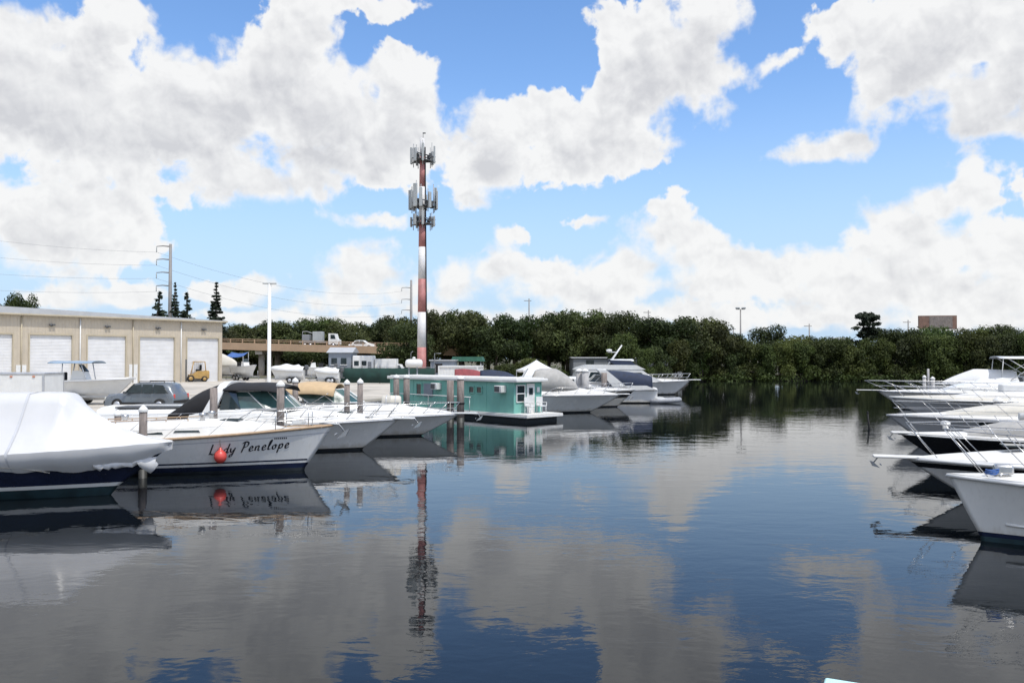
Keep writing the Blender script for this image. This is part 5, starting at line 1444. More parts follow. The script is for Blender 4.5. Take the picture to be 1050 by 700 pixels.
def dock_box():
    # its far corner just shows at the bottom edge of the picture
    p = at(845, 5.2); zt = zat(691.2, 5.2)
    t = thing('dock_box', 'corner of a pale aqua dock box at the bottom edge of the picture', 'dock box', (p.x, p.y, 0), R(-26))
    m = MB(); m.box((0.55, -0.28, zt - 0.40), (1.04, 0.50, 0.70), bev=0.03); m.build('body', 'aqua', t)
    m = MB(); m.box((0.55, -0.28, zt - 0.025), (1.12, 0.56, 0.05), bev=0.012); m.build('lid', 'aqua', t)
    m = MB(); m.box((0.55, -0.57, zt - 0.14), (0.12, 0.02, 0.14), bev=0.004); m.build('latch', 'chrome', t)
    d = thing('dock_platform', 'timber dock platform under the pale aqua dock box', 'dock', (p.x + 0.4, p.y - 1.8, 0))
    m = MB()
    for k in range(14): m.box((0, -1.3 + k * 0.2 + 0.1, zt - 0.78), (2.6, 0.185, 0.05))
    m.build('planking', 'pile', d)
    for x in (-1.2, 1.2):
        for y in (-1.2, 1.3):
            m = MB(); m.lathe((x, y, 0), [(0.13, -1.5), (0.13, zt - 0.81)], 10); m.build('support_post', 'pile', d)
dock_box()

# mooring lines
mooring_line(at(341, 27.35, 1.42) + Vector((-0.3, -0.2, 0)), at(288, 30.4, 1.4), 0.12, 'pale mooring line from the sailing yacht bow to the banded pile')
mooring_line(at(176, 22.5, 1.3) + Vector((-0.5, 0, 0)), at(147.5, 25.6, 1.3), 0.1, 'pale mooring line from the wrapped boat to the pile beside it')
mooring_line(at(470, 39.5, 1.0) + Vector((-0.4, 0, 0)), at(461.8, 47.6, 1.2), 0.15, 'pale mooring line from the tan topped cruiser to the dark pile')

# ------------------------------------------------------------------ boatyard
def wheel(par, c, r, w, hub='alu', name='wheel'):
    m = MB(); m.lathe(c, [(r * 0.6, -w / 2), (r * 0.93, -w / 2), (r, -w * 0.32), (r, w * 0.32), (r * 0.93, w / 2), (r * 0.6, w / 2)], 20, 'Y'); o = m.build(name, 'black', par)
    m = MB(); m.lathe(c, [(r * 0.15, -w * 0.54), (r * 0.58, -w * 0.5), (r * 0.62, -w * 0.3), (r * 0.62, w * 0.3), (r * 0.58, w * 0.5), (r * 0.15, w * 0.54)], 14, 'Y'); m.build('rim', hub, o)
def trailer(t, L, w, zb, wheels, wr=0.33):
    f = MB()
    for y in (-w, w): f.box((-L * 0.55, y, zb), (L * 0.85, 0.1, 0.12))
    for k in range(4): f.box((-L * (0.2 + 0.22 * k), 0, zb), (0.1, 2 * w, 0.1))
    f.tube([(-L * 0.13, w, zb), (0.25, 0, zb), (0.7, 0, zb)], 0.05, 6); f.tube([(-L * 0.13, -w, zb), (0.25, 0, zb)], 0.05, 6)
    f.tube([(0.3, 0, zb), (0.3, 0, zb + 0.75)], 0.04, 6); f.tube([(0.45, 0, zb), (0.45, 0, zb - 0.35)], 0.04, 6)
    fr = f.build('trailer_frame', 'galv', t)
    for x in wheels:
        for y in (-w - 0.12, w + 0.12): wheel(t, (x, y, wr), wr, 0.2)
        for y in (-w - 0.12, w + 0.12):
            m = MB(); m.grid([[Vector((x + (wr + 0.08) * math.cos(a), y + s, wr + (wr + 0.08) * math.sin(a))) for a in (k * math.pi / 8 for k in range(9))] for s in (-0.13, 0.13)])
            m.build('mudguard', 'darkgrey', fr, thick=0.012)
def yard_boat(px, d, L, head, label, cover=None, ttop=None, wheels=(-0.62, -0.75), lift=0.62, hull='gel', B=None, peak=0.9, outboard=True, console=True):
    p = at(px, d, GZ + 0.012)
    t = thing('boat_on_trailer', label, 'boat', p, math.atan2(head[1], head[0]), 'boats standing on trailers in the yard')
    B = B or L * 0.36
    trailer(t, L, B * 0.36, 0.5, [L * w for w in wheels])
    h = Hull(L, B, 0.95, 0.75, L * 0.14, 0.38, 2.1, 1.4, 0.8)
    z = lift + 0.34
    def up(o): o.location.z += z; return o
    hu = up(h.build_hull(t, hull, hull, hull, n=20)); h.build_rail(hu, n=20)
    if cover:
        q = MB(); rows = []
        for i in range(19):
            u = i / 18; x = -L * 0.995 * (1 - u); b = h.half(u, 1) + 0.03; sh = h.sheer(u)
            pk = lerp(sh + 0.04, sh + peak + 0.07 * math.sin(u * 15), max(0, math.sin(min(1, (1 - u) * 1.8) * math.pi / 2)) ** 0.8 * (1 if u > 0.12 else 0.6))
            rows.append([Vector((x, b * y, lerp(sh - 0.2, pk, zz))) for y, zz in ((-1.03, 0), (-1.0, 0.22), (-0.6, 0.72), (-0.2, 0.98), (0, 1.0), (0.2, 0.98), (0.6, 0.72), (1, 0.22), (1.03, 0))])
        q.grid(rows); up(q.build('boat_cover', cover, t, thick=0.012))
    else:
        up(h.build_deck(t, lambda u: 0.02 + 0.12 * max(0, u - 0.6), 'deck', n=18))
        if console:
            q = MB(); q.prism([(-L * 0.56, 0.75), (-L * 0.42, 0.8), (-L * 0.45, 1.35), (-L * 0.54, 1.4)], -0.4, 0.4, 'Y'); c = up(q.build('console', 'gel', t))
            q = MB(); q.grid([[Vector((-L * 0.445, y, 1.33)) for y in (-0.4, 0.4)], [Vector((-L * 0.49, y, 1.75)) for y in (-0.32, 0.32)]], False); q.build('windshield', 'glass', c, thick=0.01)
            up_seat = MB(); up_seat.box((-L * 0.68, 0, 1.05), (0.5, 0.9, 0.5), bev=0.06); up(up_seat.build('helm_seat', 'canvasblack', t))
        if ttop:
            q = MB()
            for y in (-0.75, 0.75): q.tube([(-L * 0.40, y * 0.8, 0.8), (-L * 0.44, y, 1.9)], 0.03, 6); q.tube([(-L * 0.62, y * 0.8, 0.8), (-L * 0.60, y, 1.9)], 0.03, 6)
            up(q.build('top_frame', 'alu', t))
            o = canopy(t, -L * 0.72, -L * 0.33, 0.95, 1.9, 0.07, ttop, 0.06, 'tee_top'); up(o)
    if outboard:
        q = MB(); q.box((-L - 0.22, 0, 1.0), (0.42, 0.36, 0.55), bev=0.1); q.box((-L - 0.2, 0, 0.5), (0.22, 0.16, 0.75), bev=0.03); q.box((-L - 0.28, 0, 0.12), (0.5, 0.03, 0.12)); up(q.build('outboard_motor', 'darkgrey', t))
    return t
yard_boat(139, 50, 6.6, (1, 0.03), 'white centre console boat with blue grey top on a trailer before the roll up doors', None, 'canvasbluegrey', (-0.62, -0.50), 0.30)
yard_boat(263, 102, 4.6, (0.8, -0.6), 'small white open boat on a trailer left of the white light pole', None, None, outboard=False)
yard_boat(244, 107, 5.5, (0.9, -0.3), 'boat under a pale tan cover at the warehouse corner', 'cream', None, peak=1.5, lift=0.7)
yard_boat(277, 92, 3.9, (-1, 0.05), 'boat under a bright white cover just right of the white light pole', 'canvaswhite', None, lift=0.4, peak=0.55)
yard_boat(322, 90, 2.9, (-1, 0.1), 'small boat under a pale grey cover in front of the green fence', 'gelold', None, lift=0.2, peak=0.45)
yard_boat(300, 101, 5.0, (-0.9, -0.3), 'open boat in the shade below the bridge behind the bright white cover', None, None, lift=0.5)

def cargo_trailer():
    p = at(45.5, 41.5, GZ + 0.012)
    t = thing('cargo_trailer', 'white box trailer with a grey top edge at the left edge of the picture', 'trailer', p, R(3))
    m = MB(); m.box((-2.4, 1.0, 1.22), (4.8, 2.0, 1.5), bev=0.04); b = m.build('box_body', 'whitepaint', t)
    m = MB(); m.box((-2.4, 1.0, 2.0), (4.86, 2.06, 0.10), bev=0.02)
    for y in (-0.012, 2.012): m.box((-0.03, y, 1.2), (0.10, 0.05, 1.5)); m.box((-4.77, y, 1.2), (0.10, 0.05, 1.5))
    m.build('edge_trim', 'alu', b)
    for x in (-0.5, -1.6, -2.7, -3.8):
        m = MB(); m.box((x, -0.02, 1.86), (0.12, 0.05, 0.06), bev=0.01); m.build('marker_lamp', 'orange', b)
    for x in (-2.0, -2.75):
        for y in (0.05, 1.95): wheel(t, (x, y, 0.33), 0.33, 0.2)
    m = MB(); m.box((-2.4, 1.0, 0.43), (4.6, 1.8, 0.1)); m.tube([(0.0, 1.0, 0.43), (1.0, 1.0, 0.43)], 0.05, 6); m.build('chassis', 'darkgrey', t)
cargo_trailer()

def car(t, L, W, prof, win, wheels, wr, paint, glass='glass'):
    """body from a side profile; the windows stand proud on the sides, front is at -x"""
    m = MB(); n = 8; rows = []
    xs = [p[0] for p in prof]
    for y, k in ((-1, 0.0), (-0.985, 0.35), (-0.93, 0.8), (-0.7, 1.0), (0, 1.02), (0.7, 1.0), (0.93, 0.8), (0.985, 0.35), (1, 0.0)):
        rows.append([Vector((x, W / 2 * y * (1 - 0.12 * max(0, (z - 0.95) / 0.7)), lerp(0.30, z, k) if k < 0.99 else z)) for x, z in prof])
    m.grid(rows); 
    for y in (-1, 1): pass
    b = m.build('body', paint, t)
    for poly in win:
        for sd in (-1, 1):
            m = MB()
            f = [Vector((x, sd * (W / 2 * (1 - 0.10 * max(0, (z - 0.85) / 0.7)) + 0.004 - 0.03 * max(0, z - 0.9)), z)) for x, z in poly]
            m._f([m.bm.verts.new(v) for v in f])
            m.build('side_window', glass, b, thick=0.02)
    for x in wheels:
        for y in (-W / 2 + 0.1, W / 2 - 0.1): wheel(t, (x, y, wr), wr, 0.22)
    return b
def suv():
    p = at(117, 44.5, GZ + 0.012)
    t = thing('suv', 'grey sport utility vehicle with dark windows parked facing left in the boatyard', 'car', p, R(-6)); t.scale = (0.88, 0.95, 0.92)
    prof = [(0.0, 0.35), (0.02, 0.80), (0.12, 0.92), (1.05, 1.02), (1.2, 1.06), (1.72, 1.55), (2.0, 1.62), (3.6, 1.62), (3.95, 1.52), (4.28, 1.05), (4.36, 0.9), (4.36, 0.4)]
    b = car(t, 4.4, 1.82, prof, [[(1.36, 1.04), (1.80, 1.48), (2.30, 1.52), (2.30, 1.04)], [(2.38, 1.04), (2.38, 1.52), (3.0, 1.52), (3.0, 1.04)], [(3.08, 1.04), (3.08, 1.52), (3.66, 1.48), (3.98, 1.06)]], (0.80, 3.45), 0.36, 'suv')
    m = MB(); m.grid([[Vector((1.22, y, 1.085)) for y in (-0.72, 0.72)], [Vector((1.70, y, 1.545)) for y in (-0.62, 0.62)]], False); m.build('windshield', 'glass', b, thick=0.03)
    for y in (-0.72, 0.72):
        m = MB(); m.box((0.03, y, 0.72), (0.08, 0.3, 0.16), bev=0.03); m.build('headlight', 'lamp', b)
        m = MB(); m.box((4.34, y * 1.05, 0.85), (0.08, 0.12, 0.24), bev=0.02); m.build('tail_light', 'red', b)
        m = MB(); m.box((1.35, y * 1.37, 1.06), (0.16, 0.16, 0.14), bev=0.03); m.build('side_mirror', 'darkgrey', b)
    m = MB(); m.box((0.0, 0, 0.48), (0.16, 1.76, 0.22), bev=0.05); m.box((4.38, 0, 0.50), (0.16, 1.76, 0.24), bev=0.05); m.box((2.15, -0.88, 0.42), (2.0, 0.08, 0.16)); m.box((2.15, 0.88, 0.42), (2.0, 0.08, 0.16)); m.build('bumper', 'black', b)
    for y in (-0.55, 0.55):
        m = MB(); m.tube([(2.0, y, 1.69), (3.6, y, 1.69)], 0.02, 6); m.tube([(2.0, y, 1.62), (2.0, y, 1.69)], 0.02, 6); m.tube([(3.6, y, 1.60), (3.6, y, 1.69)], 0.02, 6); m.build('roof_rail', 'black', b)
suv()
def forklift():
    p = at(200, 97.5, GZ + 0.012)
    t = thing('forklift', 'worn yellow forklift truck parked against the last roll up door', 'forklift', p, R(215)); t.scale = (1.15, 1.15, 1.1)
    m = MB(); m.prism([(-1.0, 0.35), (0.7, 0.35), (0.7, 0.8), (0.2, 0.85), (-0.2, 1.15), (-1.0, 1.15)], -0.62, 0.62, 'Y'); b = m.build('body', 'yellow', t)
    m = MB(); m.box((-1.12, 0, 0.75), (0.4, 1.2, 0.9), bev=0.12); m.build('counterweight', 'yellow', b)
    m = MB()
    for y in (-0.55, 0.55):
        m.tube([(0.55, y, 0.8), (0.25, y, 2.15)], 0.05, 6); m.tube([(-0.95, y, 1.15), (-0.85, y, 2.15)], 0.05, 6)
        m.tube([(0.25, y, 2.15), (-0.85, y, 2.15)], 0.05, 6)
    for k in range(6): m.tube([(0.2 - k * 0.2, -0.55, 2.16), (0.2 - k * 0.2, 0.55, 2.16)], 0.03, 6)
    m.build('overhead_guard', 'yellow', t)
    m = MB()
    for y in (-0.32, 0.32): m.box((0.95, y, 1.25), (0.14, 0.12, 2.3))
    for z in (0.4, 1.4, 2.35): m.box((0.95, 0, z), (0.1, 0.7, 0.1))
    ma = m.build('mast', 'darkgrey', t)
    for y in (-0.25, 0.25):
        m = MB(); m.box((1.55, y, 0.14), (1.1, 0.12, 0.05)); m.box((1.03, y, 0.42), (0.05, 0.12, 0.6)); m.build('fork', 'darkgrey', ma)
    seat(t, (-0.35, 0, 1.25), 0.5, 'canvasblack')
    for x, r in ((0.55, 0.36), (-0.8, 0.30)):
        for y in (-0.58, 0.58): wheel(t, (x, y, r), r, 0.26, 'yellow')
forklift()

def green_fence():
    A, B_ = at(335, 92, GZ), at(446, 88, GZ)
    d = B_ - A; L = d.length
    t = thing('screen_fence', 'dark green windscreen fence along the back of the boatyard', 'fence', A, math.atan2(d.y, d.x))
    m = MB(); rows = []
    for i in range(61):
        x = L * i / 60; rows.append([Vector((x, 0.03 * math.sin(i * 0.9), 0.08)), Vector((x, 0.05 * math.sin(i * 0.7 + 1), 0.9)), Vector((x, 0.02 * math.sin(i * 1.1), 1.72 - 0.02 * abs(math.sin(i * 0.8))))])
    m.grid(rows); m.build('mesh_screen', 'greenmesh', t, thick=0.01)
    k = 0; x = 0
    while x < L + 0.1:
        m = MB(); m.lathe((x, 0.09, 0), [(0.04, 0), (0.04, 2.0), (0.05, 2.02), (0, 2.06)], 8); m.build('fence_post', 'galv', t); x += L / 6
    m = MB(); m.tube([(0, 0.09, 1.8), (L, 0.09, 1.8)], 0.025, 6); m.build('top_rail', 'galv', t)
green_fence()
def tank():
    p = at(424.5, 76, GZ); zc = zat(372.5, 76) - GZ
    t = thing('storage_tank', 'white horizontal tank with rounded ends raised on a post above the houseboat roof', 'tank', p)
    m = MB(); m.lathe((0, 0, zc), [(0.0, -0.80), (0.2, -0.78), (0.34, -0.68), (0.4, -0.5), (0.4, 0.5), (0.34, 0.68), (0.2, 0.78), (0.0, 0.80)], 18, 'X'); b = m.build('vessel', 'whitepaint', t)
    m = MB(); m.lathe((0, 0, zc + 0.38), [(0.14, 0), (0.14, 0.16), (0.08, 0.22), (0, 0.23)], 12); m.build('valve_dome', 'whitepaint', b)
    m = MB(); m.tube([(-0.28, 0, zc + 0.36), (-0.28, 0, zc + 0.95), (-0.12, 0, zc + 1.12), (0.0, 0, zc + 1.08)], 0.025, 6); m.build('vent_pipe', 'galv', b)
    for x in (-0.45, 0.3):
        m = MB(); m.tube([(x, 0, 0), (x, 0, zc - 0.36)], 0.07, 8); m.box((x, 0, zc - 0.40), (0.14, 0.5, 0.12)); m.build('support_post', 'galv', t)
tank()
def container():
    p = at(449.5, 76, GZ); zt = zat(375, 76) - GZ
    t = thing('shipping_container', 'dented white storage container standing behind the houseboat', 'container', p, R(-10))
    m = MB(); m.box((1.85, 1.2, zt / 2 + 0.05), (3.6, 2.3, zt - 0.1)); b = m.build('shell', ribbed('container_siding', (0.70, 0.70, 0.68), 'X', 0.28, 0.4), t)
    m = MB()
    for x in (0.04, 3.66):
        for y in (0.04, 2.36): m.box((x, y, zt / 2), (0.12, 0.12, zt))
    for z in (0.06, zt - 0.05):
        for y in (0.03, 2.37): m.box((1.85, y, z), (3.5, 0.12, 0.12))
        for x in (0.03, 3.67): m.box((x, 1.2, z), (0.12, 2.2, 0.12))
    m.build('frame', 'whitepaint', t)
    m = MB(); m.box((-0.02, 1.2, zt / 2), (0.05, 2.1, zt - 0.3)); m.build('end_door', 'greywall', t)
    q = thing('awning', 'green awning roof on posts behind the white storage container', 'awning', at(464, 92, GZ), R(-3))
    m = MB(); m.prism([(-0.2, 2.45), (3.4, 2.45), (3.2, 2.95), (0.0, 2.95)], 0, 3.0, 'Y'); m.build('roof', 'greenroof', q)
    for x in (0.05, 3.15):
        for y in (0.15, 2.85): m = MB(); m.tube([(x, y, 0), (x, y, 2.45)], 0.05, 6); m.build('post', 'galv', q)
    q = thing('grey_hut', 'small grey hut with a dark opening between the striped tower and the container', 'hut', at(441.5, 90, GZ), R(-4))
    m = MB(); m.box((1.3, 1.2, 1.25), (2.6, 2.4, 2.5)); m.build('wall', 'bluegrey', q)
    m = MB(); m.box((1.3, 1.2, 2.56), (2.9, 2.7, 0.12)); m.build('roof', 'roofgrey', q)
    m = MB(); m.box((0.9, -0.02, 1.7), (0.8, 0.05, 1.0)); m.build('opening', 'black', q)
    m = MB(); m.tube([(0.5, -0.3, 0), (0.5, -0.3, 3.3), (1.2, -0.3, 3.3)], 0.04, 6); m.build('pipe_frame', 'galv', q)
container()
def party_canopy():
    p = at(550, 77, GZ)
    t = thing('canopy_tent', 'white peaked canopy tent on four legs behind the houseboat', 'canopy tent', p, R(12))
    ze, zp, w = zat(379, 77) - GZ, zat(369, 77) - GZ, 1.55
    m = MB()
    for k in range(4):
        a = [(-w, -w), (w, -w), (w, w), (-w, w)]; (x0, y0), (x1, y1) = a[k], a[(k + 1) % 4]
        rows = []
        for i in range(6):
            u = i / 5; zz = ze + (zp - ze) * (1 - u) ** 1.3
            rows.append([Vector((lerp(x0, x1, v) * u, lerp(y0, y1, v) * u, zz - 0.04 * math.sin(v * math.pi) * u)) for v in (0, 0.25, 0.5, 0.75, 1)])
        m.grid(rows)
        m.grid([rows[-1], [v - Vector((0, 0, 0.22 + 0.03 * math.sin(v.x * 9))) for v in rows[-1]]])
    m.build('canopy', 'canvaswhite', t, weld=0.001, thick=0.012)
    for x in (-w, w):
        for y in (-w, w): m = MB(); m.tube([(x, y, 0), (x, y, ze)], 0.03, 6); m.build('leg', 'whitepaint', t)
    q = thing('patio_table', 'small brown table under the white canopy tent', 'table', p + Vector((-0.2, -0.2, 0)), R(12))
    m = MB(); m.lathe((0, 0, 0.72), [(0.55, 0), (0.57, 0.02), (0.55, 0.05)], 20); m.build('tabletop', 'teak', q)
    for k in range(4):
        a = math.pi / 4 + k * math.pi / 2; m = MB(); m.tube([(0.4 * math.cos(a), 0.4 * math.sin(a), 0), (0.3 * math.cos(a), 0.3 * math.sin(a), 0.72)], 0.025, 6); m.build('leg', 'teak', q)
party_canopy()
def shed(px0, px1, d, top_py, name, label, wallm, roofm, rz=0.0, depth=8.0, wins=(), ridge=0.7):
    p = at(px0, d, GZ); L = (px1 - px0) / FPX * d; zt = zat(top_py, d) - GZ
    t = thing(name, label, 'building', p, R(rz))
    m = MB(); m.box((L / 2, depth / 2, zt / 2), (L, depth, zt)); w = m.build('wall', wallm, t)
    m = MB(); m.prism([(-0.25, zt + 0.01), (depth + 0.25, zt + 0.01), (depth / 2, zt + ridge)], -0.25, L + 0.25, 'X'); m.build('roof', roofm, t)
    for x, z, ww, hh, kind in wins:
        m = MB(); m.box((x, -0.02, z), (ww, 0.06, hh)); b = m.build(kind, 'glass' if kind == 'window' else 'darkgrey', t)
        if kind == 'window':
            m = MB(); m.box((x, -0.06, z - hh / 2 - 0.05), (ww + 0.2, 0.12, 0.08)); m.build('sill', 'whitepaint', b)
    return t
shed(588, 700, 125, 367, 'block_building', 'long low grey block building half hidden behind the oaks and the radar mast', 'greywall', 'roofgrey', 0, 9, [(2.5, 2.0, 1.2, 1.0, 'window'), (6.0, 2.0, 1.2, 1.0, 'window'), (9.5, 1.3, 1.1, 2.1, 'door'), (13.0, 2.0, 1.2, 1.0, 'window')], 0.15)
shed(337, 360, 104, 361.5, 'grey_shed', 'blue grey shed with windows standing in front of the bridge end', 'bluegrey', 'roofgrey', 0, 4, [(0.7, 2.4, 0.7, 0.8, 'window'), (1.9, 2.4, 0.7, 0.8, 'window')])
def rv_and_truck():
    p = at(361, 103, GZ)
    t = thing('motorhome', 'white motorhome parked beside the blue grey shed below the bridge', 'motorhome', p)
    m = MB(); m.box((1.3, 1.2, 1.9), (2.5, 2.4, 2.4), bev=0.12); b = m.build('body', 'whitepaint', t)
    for x in (0.55, 1.5): m = MB(); m.box((x, -0.01, 2.15), (0.6, 0.04, 0.6), bev=0.01); m.build('window', 'glass', b)
    m = MB(); m.box((2.2, -0.01, 1.6), (0.45, 0.04, 1.5), bev=0.01); m.build('door', 'greywall', b)
    for x in (0.5, 2.1):
        for y in (0.12, 2.28): wheel(t, (x, y, 0.36), 0.36, 0.24)
    p = at(384, 104, GZ)
    t = thing('delivery_truck', 'white box truck parked behind the green fence under the right bridge end', 'truck', p)
    m = MB(); m.box((1.35, 1.1, 1.75), (2.7, 2.2, 1.9), bev=0.04); m.build('box_body', 'whitepaint', t)
    m = MB(); m.prism([(2.75, 0.5), (4.1, 0.5), (4.1, 1.15), (3.6, 1.3), (3.2, 2.0), (2.75, 2.05)], 0.1, 2.1, 'Y'); c = m.build('cab', 'whitepaint', t)
    m = MB(); m.prism([(2.9, 1.3), (3.5, 1.3), (3.18, 1.85), (2.9, 1.88)], 0.07, 0.11, 'Y'); m.build('side_window', 'glass', c)
    for x in (0.6, 3.5):
        for y in (0.15, 2.05): wheel(t, (x, y, 0.4), 0.4, 0.25)
rv_and_truck()
def bridge_traffic():
    x0 = at(307, 133).x; z = lambda x: bridge_z(x) - 0.55
    t = thing('flatbed_truck', 'grey flatbed truck loaded with machinery crossing the bridge', 'truck', (x0, 133.0, z(x0)), 0)
    m = MB(); m.box((2.2, 1.1, 0.95), (4.6, 2.2, 0.16)); m.build('flatbed', 'greywall', t)
    m = MB(); m.prism([(4.65, 0.55), (6.3, 0.55), (6.3, 1.3), (5.95, 1.45), (5.7, 2.3), (4.65, 2.35)], 0.05, 2.15, 'Y'); c = m.build('cab', 'whitepaint', t)
    m = MB(); m.prism([(5.0, 1.45), (5.8, 1.45), (5.62, 2.1), (5.0, 2.12)], 0.02, 0.06, 'Y'); m.build('side_window', 'glass', c)
    for x in (0.8, 1.7, 5.4):
        for y in (0.15, 2.05): wheel(t, (x, y, 0.42), 0.42, 0.26)
    g = thing('machine_load', 'grey generator and pipework load on the flatbed truck', 'machinery', (x0 + 0.2, 133.2, z(x0) + 1.035))
    m = MB(); m.box((0.7, 0.9, 0.55), (1.2, 1.5, 1.1), bev=0.08); m.build('engine_cover', 'greywall', g)
    m = MB(); m.box((2.6, 0.9, 0.8), (1.6, 1.5, 1.6), bev=0.05); m.build('tank_box', 'panel', g)
    m = MB(); m.tube([(0.2, 0.2, 1.1), (0.2, 0.2, 1.6), (0.9, 0.2, 1.6), (1.5, 0.3, 1.4), (1.9, 0.3, 1.3)], 0.07, 6); m.build('pipework', 'galv', g)
    x1 = at(358, 134).x
    t = thing('car', 'pale silver car driving over the right part of the bridge', 'car', (x1, 134, z(x1)), 0)
    prof = [(0.0, 0.35), (0.03, 0.75), (0.5, 0.90), (1.1, 1.38), (1.6, 1.46), (2.5, 1.42), (3.2, 0.98), (4.0, 0.85), (4.2, 0.65), (4.22, 0.35)]
    car(t, 4.2, 1.75, prof, [[(0.85, 0.95), (1.22, 1.32), (1.75, 1.38), (1.75, 0.95)], [(1.82, 0.95), (1.82, 1.38), (2.4, 1.34), (2.9, 0.97)]], (0.8, 3.35), 0.33, 'whitepaint')
bridge_traffic()
def tarp():
    p = at(232, 108, GZ)
    t = thing('awning', 'blue awning slung below the bridge beside the warehouse corner', 'awning', p)
    m = MB(); rows = []
    for k in range(7):
        u = k / 6; rows.append([Vector((2.2 * v, 2.2 * u, 3.05 - 0.5 * v * 0 - 0.45 * math.sin(v * math.pi) * 0.4 + 0.55 * u)) for v in (0, 0.2, 0.4, 0.6, 0.8, 1.0)])
    m.grid(rows); m.build('sheet', 'canvasblue', t, thick=0.015)
    for x in (0, 2.2):
        for y, zz in ((0, 3.05), (2.2, 3.6)): m = MB(); m.tube([(x, y, 0), (x, y, zz)], 0.04, 6); m.build('post', 'galv', t)
tarp()
shed(863, 876, 160, 349, 'cream_house', 'small cream house gable glimpsed above the mangroves left of the layered pine', 'cream', 'roofgrey', 8, 7, [(1.2, 5.0, 0.9, 1.0, 'window')])

# ------------------------------------------------------------------ trees and other vegetation
def leaf_mesh(name, lobes, n, size, seed, m, core=0.55, flat=0.0):
    """many small leaf-clump faces spread through ellipsoid lobes (centre, radii)"""
    rnd = random.Random(seed); V = []; F = []
    wts = [r[0] * r[1] * r[2] for _, r in lobes]; tot = sum(wts)
    for (c, r), w in zip(lobes, wts):
        k = max(12, int(n * (w / tot) ** 0.85 / sum((x / tot) ** 0.85 for x in wts)))
        for _ in range(k):
            while True:
                d = Vector((rnd.uniform(-1, 1), rnd.uniform(-1, 1), rnd.uniform(-1, 1)))
                if 0.05 < d.length < 1: break
            d.normalize(); rr = lerp(core, 1.0, rnd.random() ** 0.6) * rnd.uniform(0.9, 1.08)
            p = Vector(c) + Vector((d.x * r[0], d.y * r[1], d.z * r[2])) * rr
            s = size * rnd.uniform(0.55, 1.35)
            nrm = (d * 0.7 + Vector((rnd.uniform(-1, 1), rnd.uniform(-1, 1), rnd.uniform(-0.4, 1.2)))).normalized()
            a = nrm.orthogonal().normalized(); a = Matrix.Rotation(rnd.uniform(0, 6.28), 3, nrm) @ a; b = nrm.cross(a)
            i = len(V)
            V += [p - a * s, p - b * s * 0.45 + nrm * s * 0.12, p + a * s, p + b * s * 0.45 + nrm * s * 0.12]
            F.append((i, i + 1, i + 2, i + 3))
    me = bpy.data.meshes.new(name); me.from_pydata([tuple(v) for v in V], [], F); me.materials.append(M[m]); me.update()
    return me
def limbs(mb, base, top, r, lobes, rnd, k=6):
    mb.tube([base, Vector(base).lerp(Vector(top), 0.5) + Vector((rnd.uniform(-.2, .2), rnd.uniform(-.2, .2), 0)), top], [r, r * 0.75, r * 0.45], 9)
    for c, rr in lobes[:k]:
        s = Vector(base).lerp(Vector(top), rnd.uniform(0.45, 0.95)); e = Vector(c)
        mid = s.lerp(e, 0.5) + Vector((0, 0, 0.25))
        mb.tube([s, mid, e], [r * 0.38, r * 0.25, r * 0.1], 6)
def make_tree(name, seed, H, W, m, n, size, low=0.28, lobes_n=16, shape='round'):
    """one tree (root, trunk, crown); copies share its meshes"""
    rnd = random.Random(seed); lobes = []
    for k in range(lobes_n if shape != 'cone' else 0):
        a = rnd.uniform(0, 6.28); u = rnd.random()
        if shape == 'round':
            z = lerp(H * low, H * 0.94, u); f = math.sin(math.pi * min(0.98, max(0.08, (z / H - low * 0.55) / (1.0 - low * 0.5)))) ** 0.6
            rad = W / 2 * f * rnd.uniform(0.25, 0.86); s = rnd.uniform(0.11, 0.24) * W
            r = (s, s, s * rnd.uniform(0.6, 0.85))
        elif shape == 'bush':
            z = lerp(H * 0.06, H * 0.88, u ** 1.1); f = math.sqrt(max(0.05, 1 - (z / H) ** 2.4)); rad = W / 2 * f * rnd.uniform(0.15, 0.82); s = rnd.uniform(0.14, 0.26) * W
            r = (s, s, s * rnd.uniform(0.6, 0.95))
        elif shape == 'layered':
            z = lerp(H * 0.45, H * 0.97, u); rad = W / 2 * rnd.uniform(0.05, 0.95) * (1.2 - 0.85 * u); s = rnd.uniform(0.07, 0.20) * W
            r = (s, s, s * 0.45)
        z_ = min(z, H - r[2] * 0.9)
        lobes.append(((rad * math.cos(a), rad * math.sin(a), z_), r))
    if shape == 'cone':
        tiers = int(H / 0.55)
        for k in range(tiers):
            u = k / (tiers - 1); z = lerp(H * 0.10, H * 0.985, u); w = W / 2 * (1 - u) ** 0.8 * rnd.uniform(0.8, 1.1) + 0.05
            for j in range(5 if u < 0.85 else 2):
                a = rnd.uniform(0, 6.28); lobes.append(((w * 0.55 * math.cos(a), w * 0.55 * math.sin(a), z - 0.1 * w), (w * 0.55, w * 0.55, 0.16 + 0.08 * w)))
    t = bpy.data.objects.new(name, None); C.objects.link(t)
    mb = MB()
    if shape == 'bush':
        for k in range(4):
            a = rnd.uniform(0, 6.28); c = lobes[k][0]
            mb.tube([(0.5 * math.cos(a), 0.5 * math.sin(a), -0.6), (0.8 * math.cos(a), 0.8 * math.sin(a), H * 0.25), c], [0.14, 0.1, 0.05], 7)
    else:
        limbs(mb, (0, 0, -0.3), (0, 0, H * (0.97 if shape == 'cone' else 0.75)), max(0.14, W * 0.036), lobes if shape != 'cone' else [], rnd)
    mb.build('trunk', 'bark', t)
    me = leaf_mesh('crown', lobes, n, size, seed + 5, m, 0.3 if shape != 'cone' else 0.2)
    c = bpy.data.objects.new('crown', me); C.objects.link(c); c.parent = t
    t['hh'] = H; t['ww'] = W
    return t
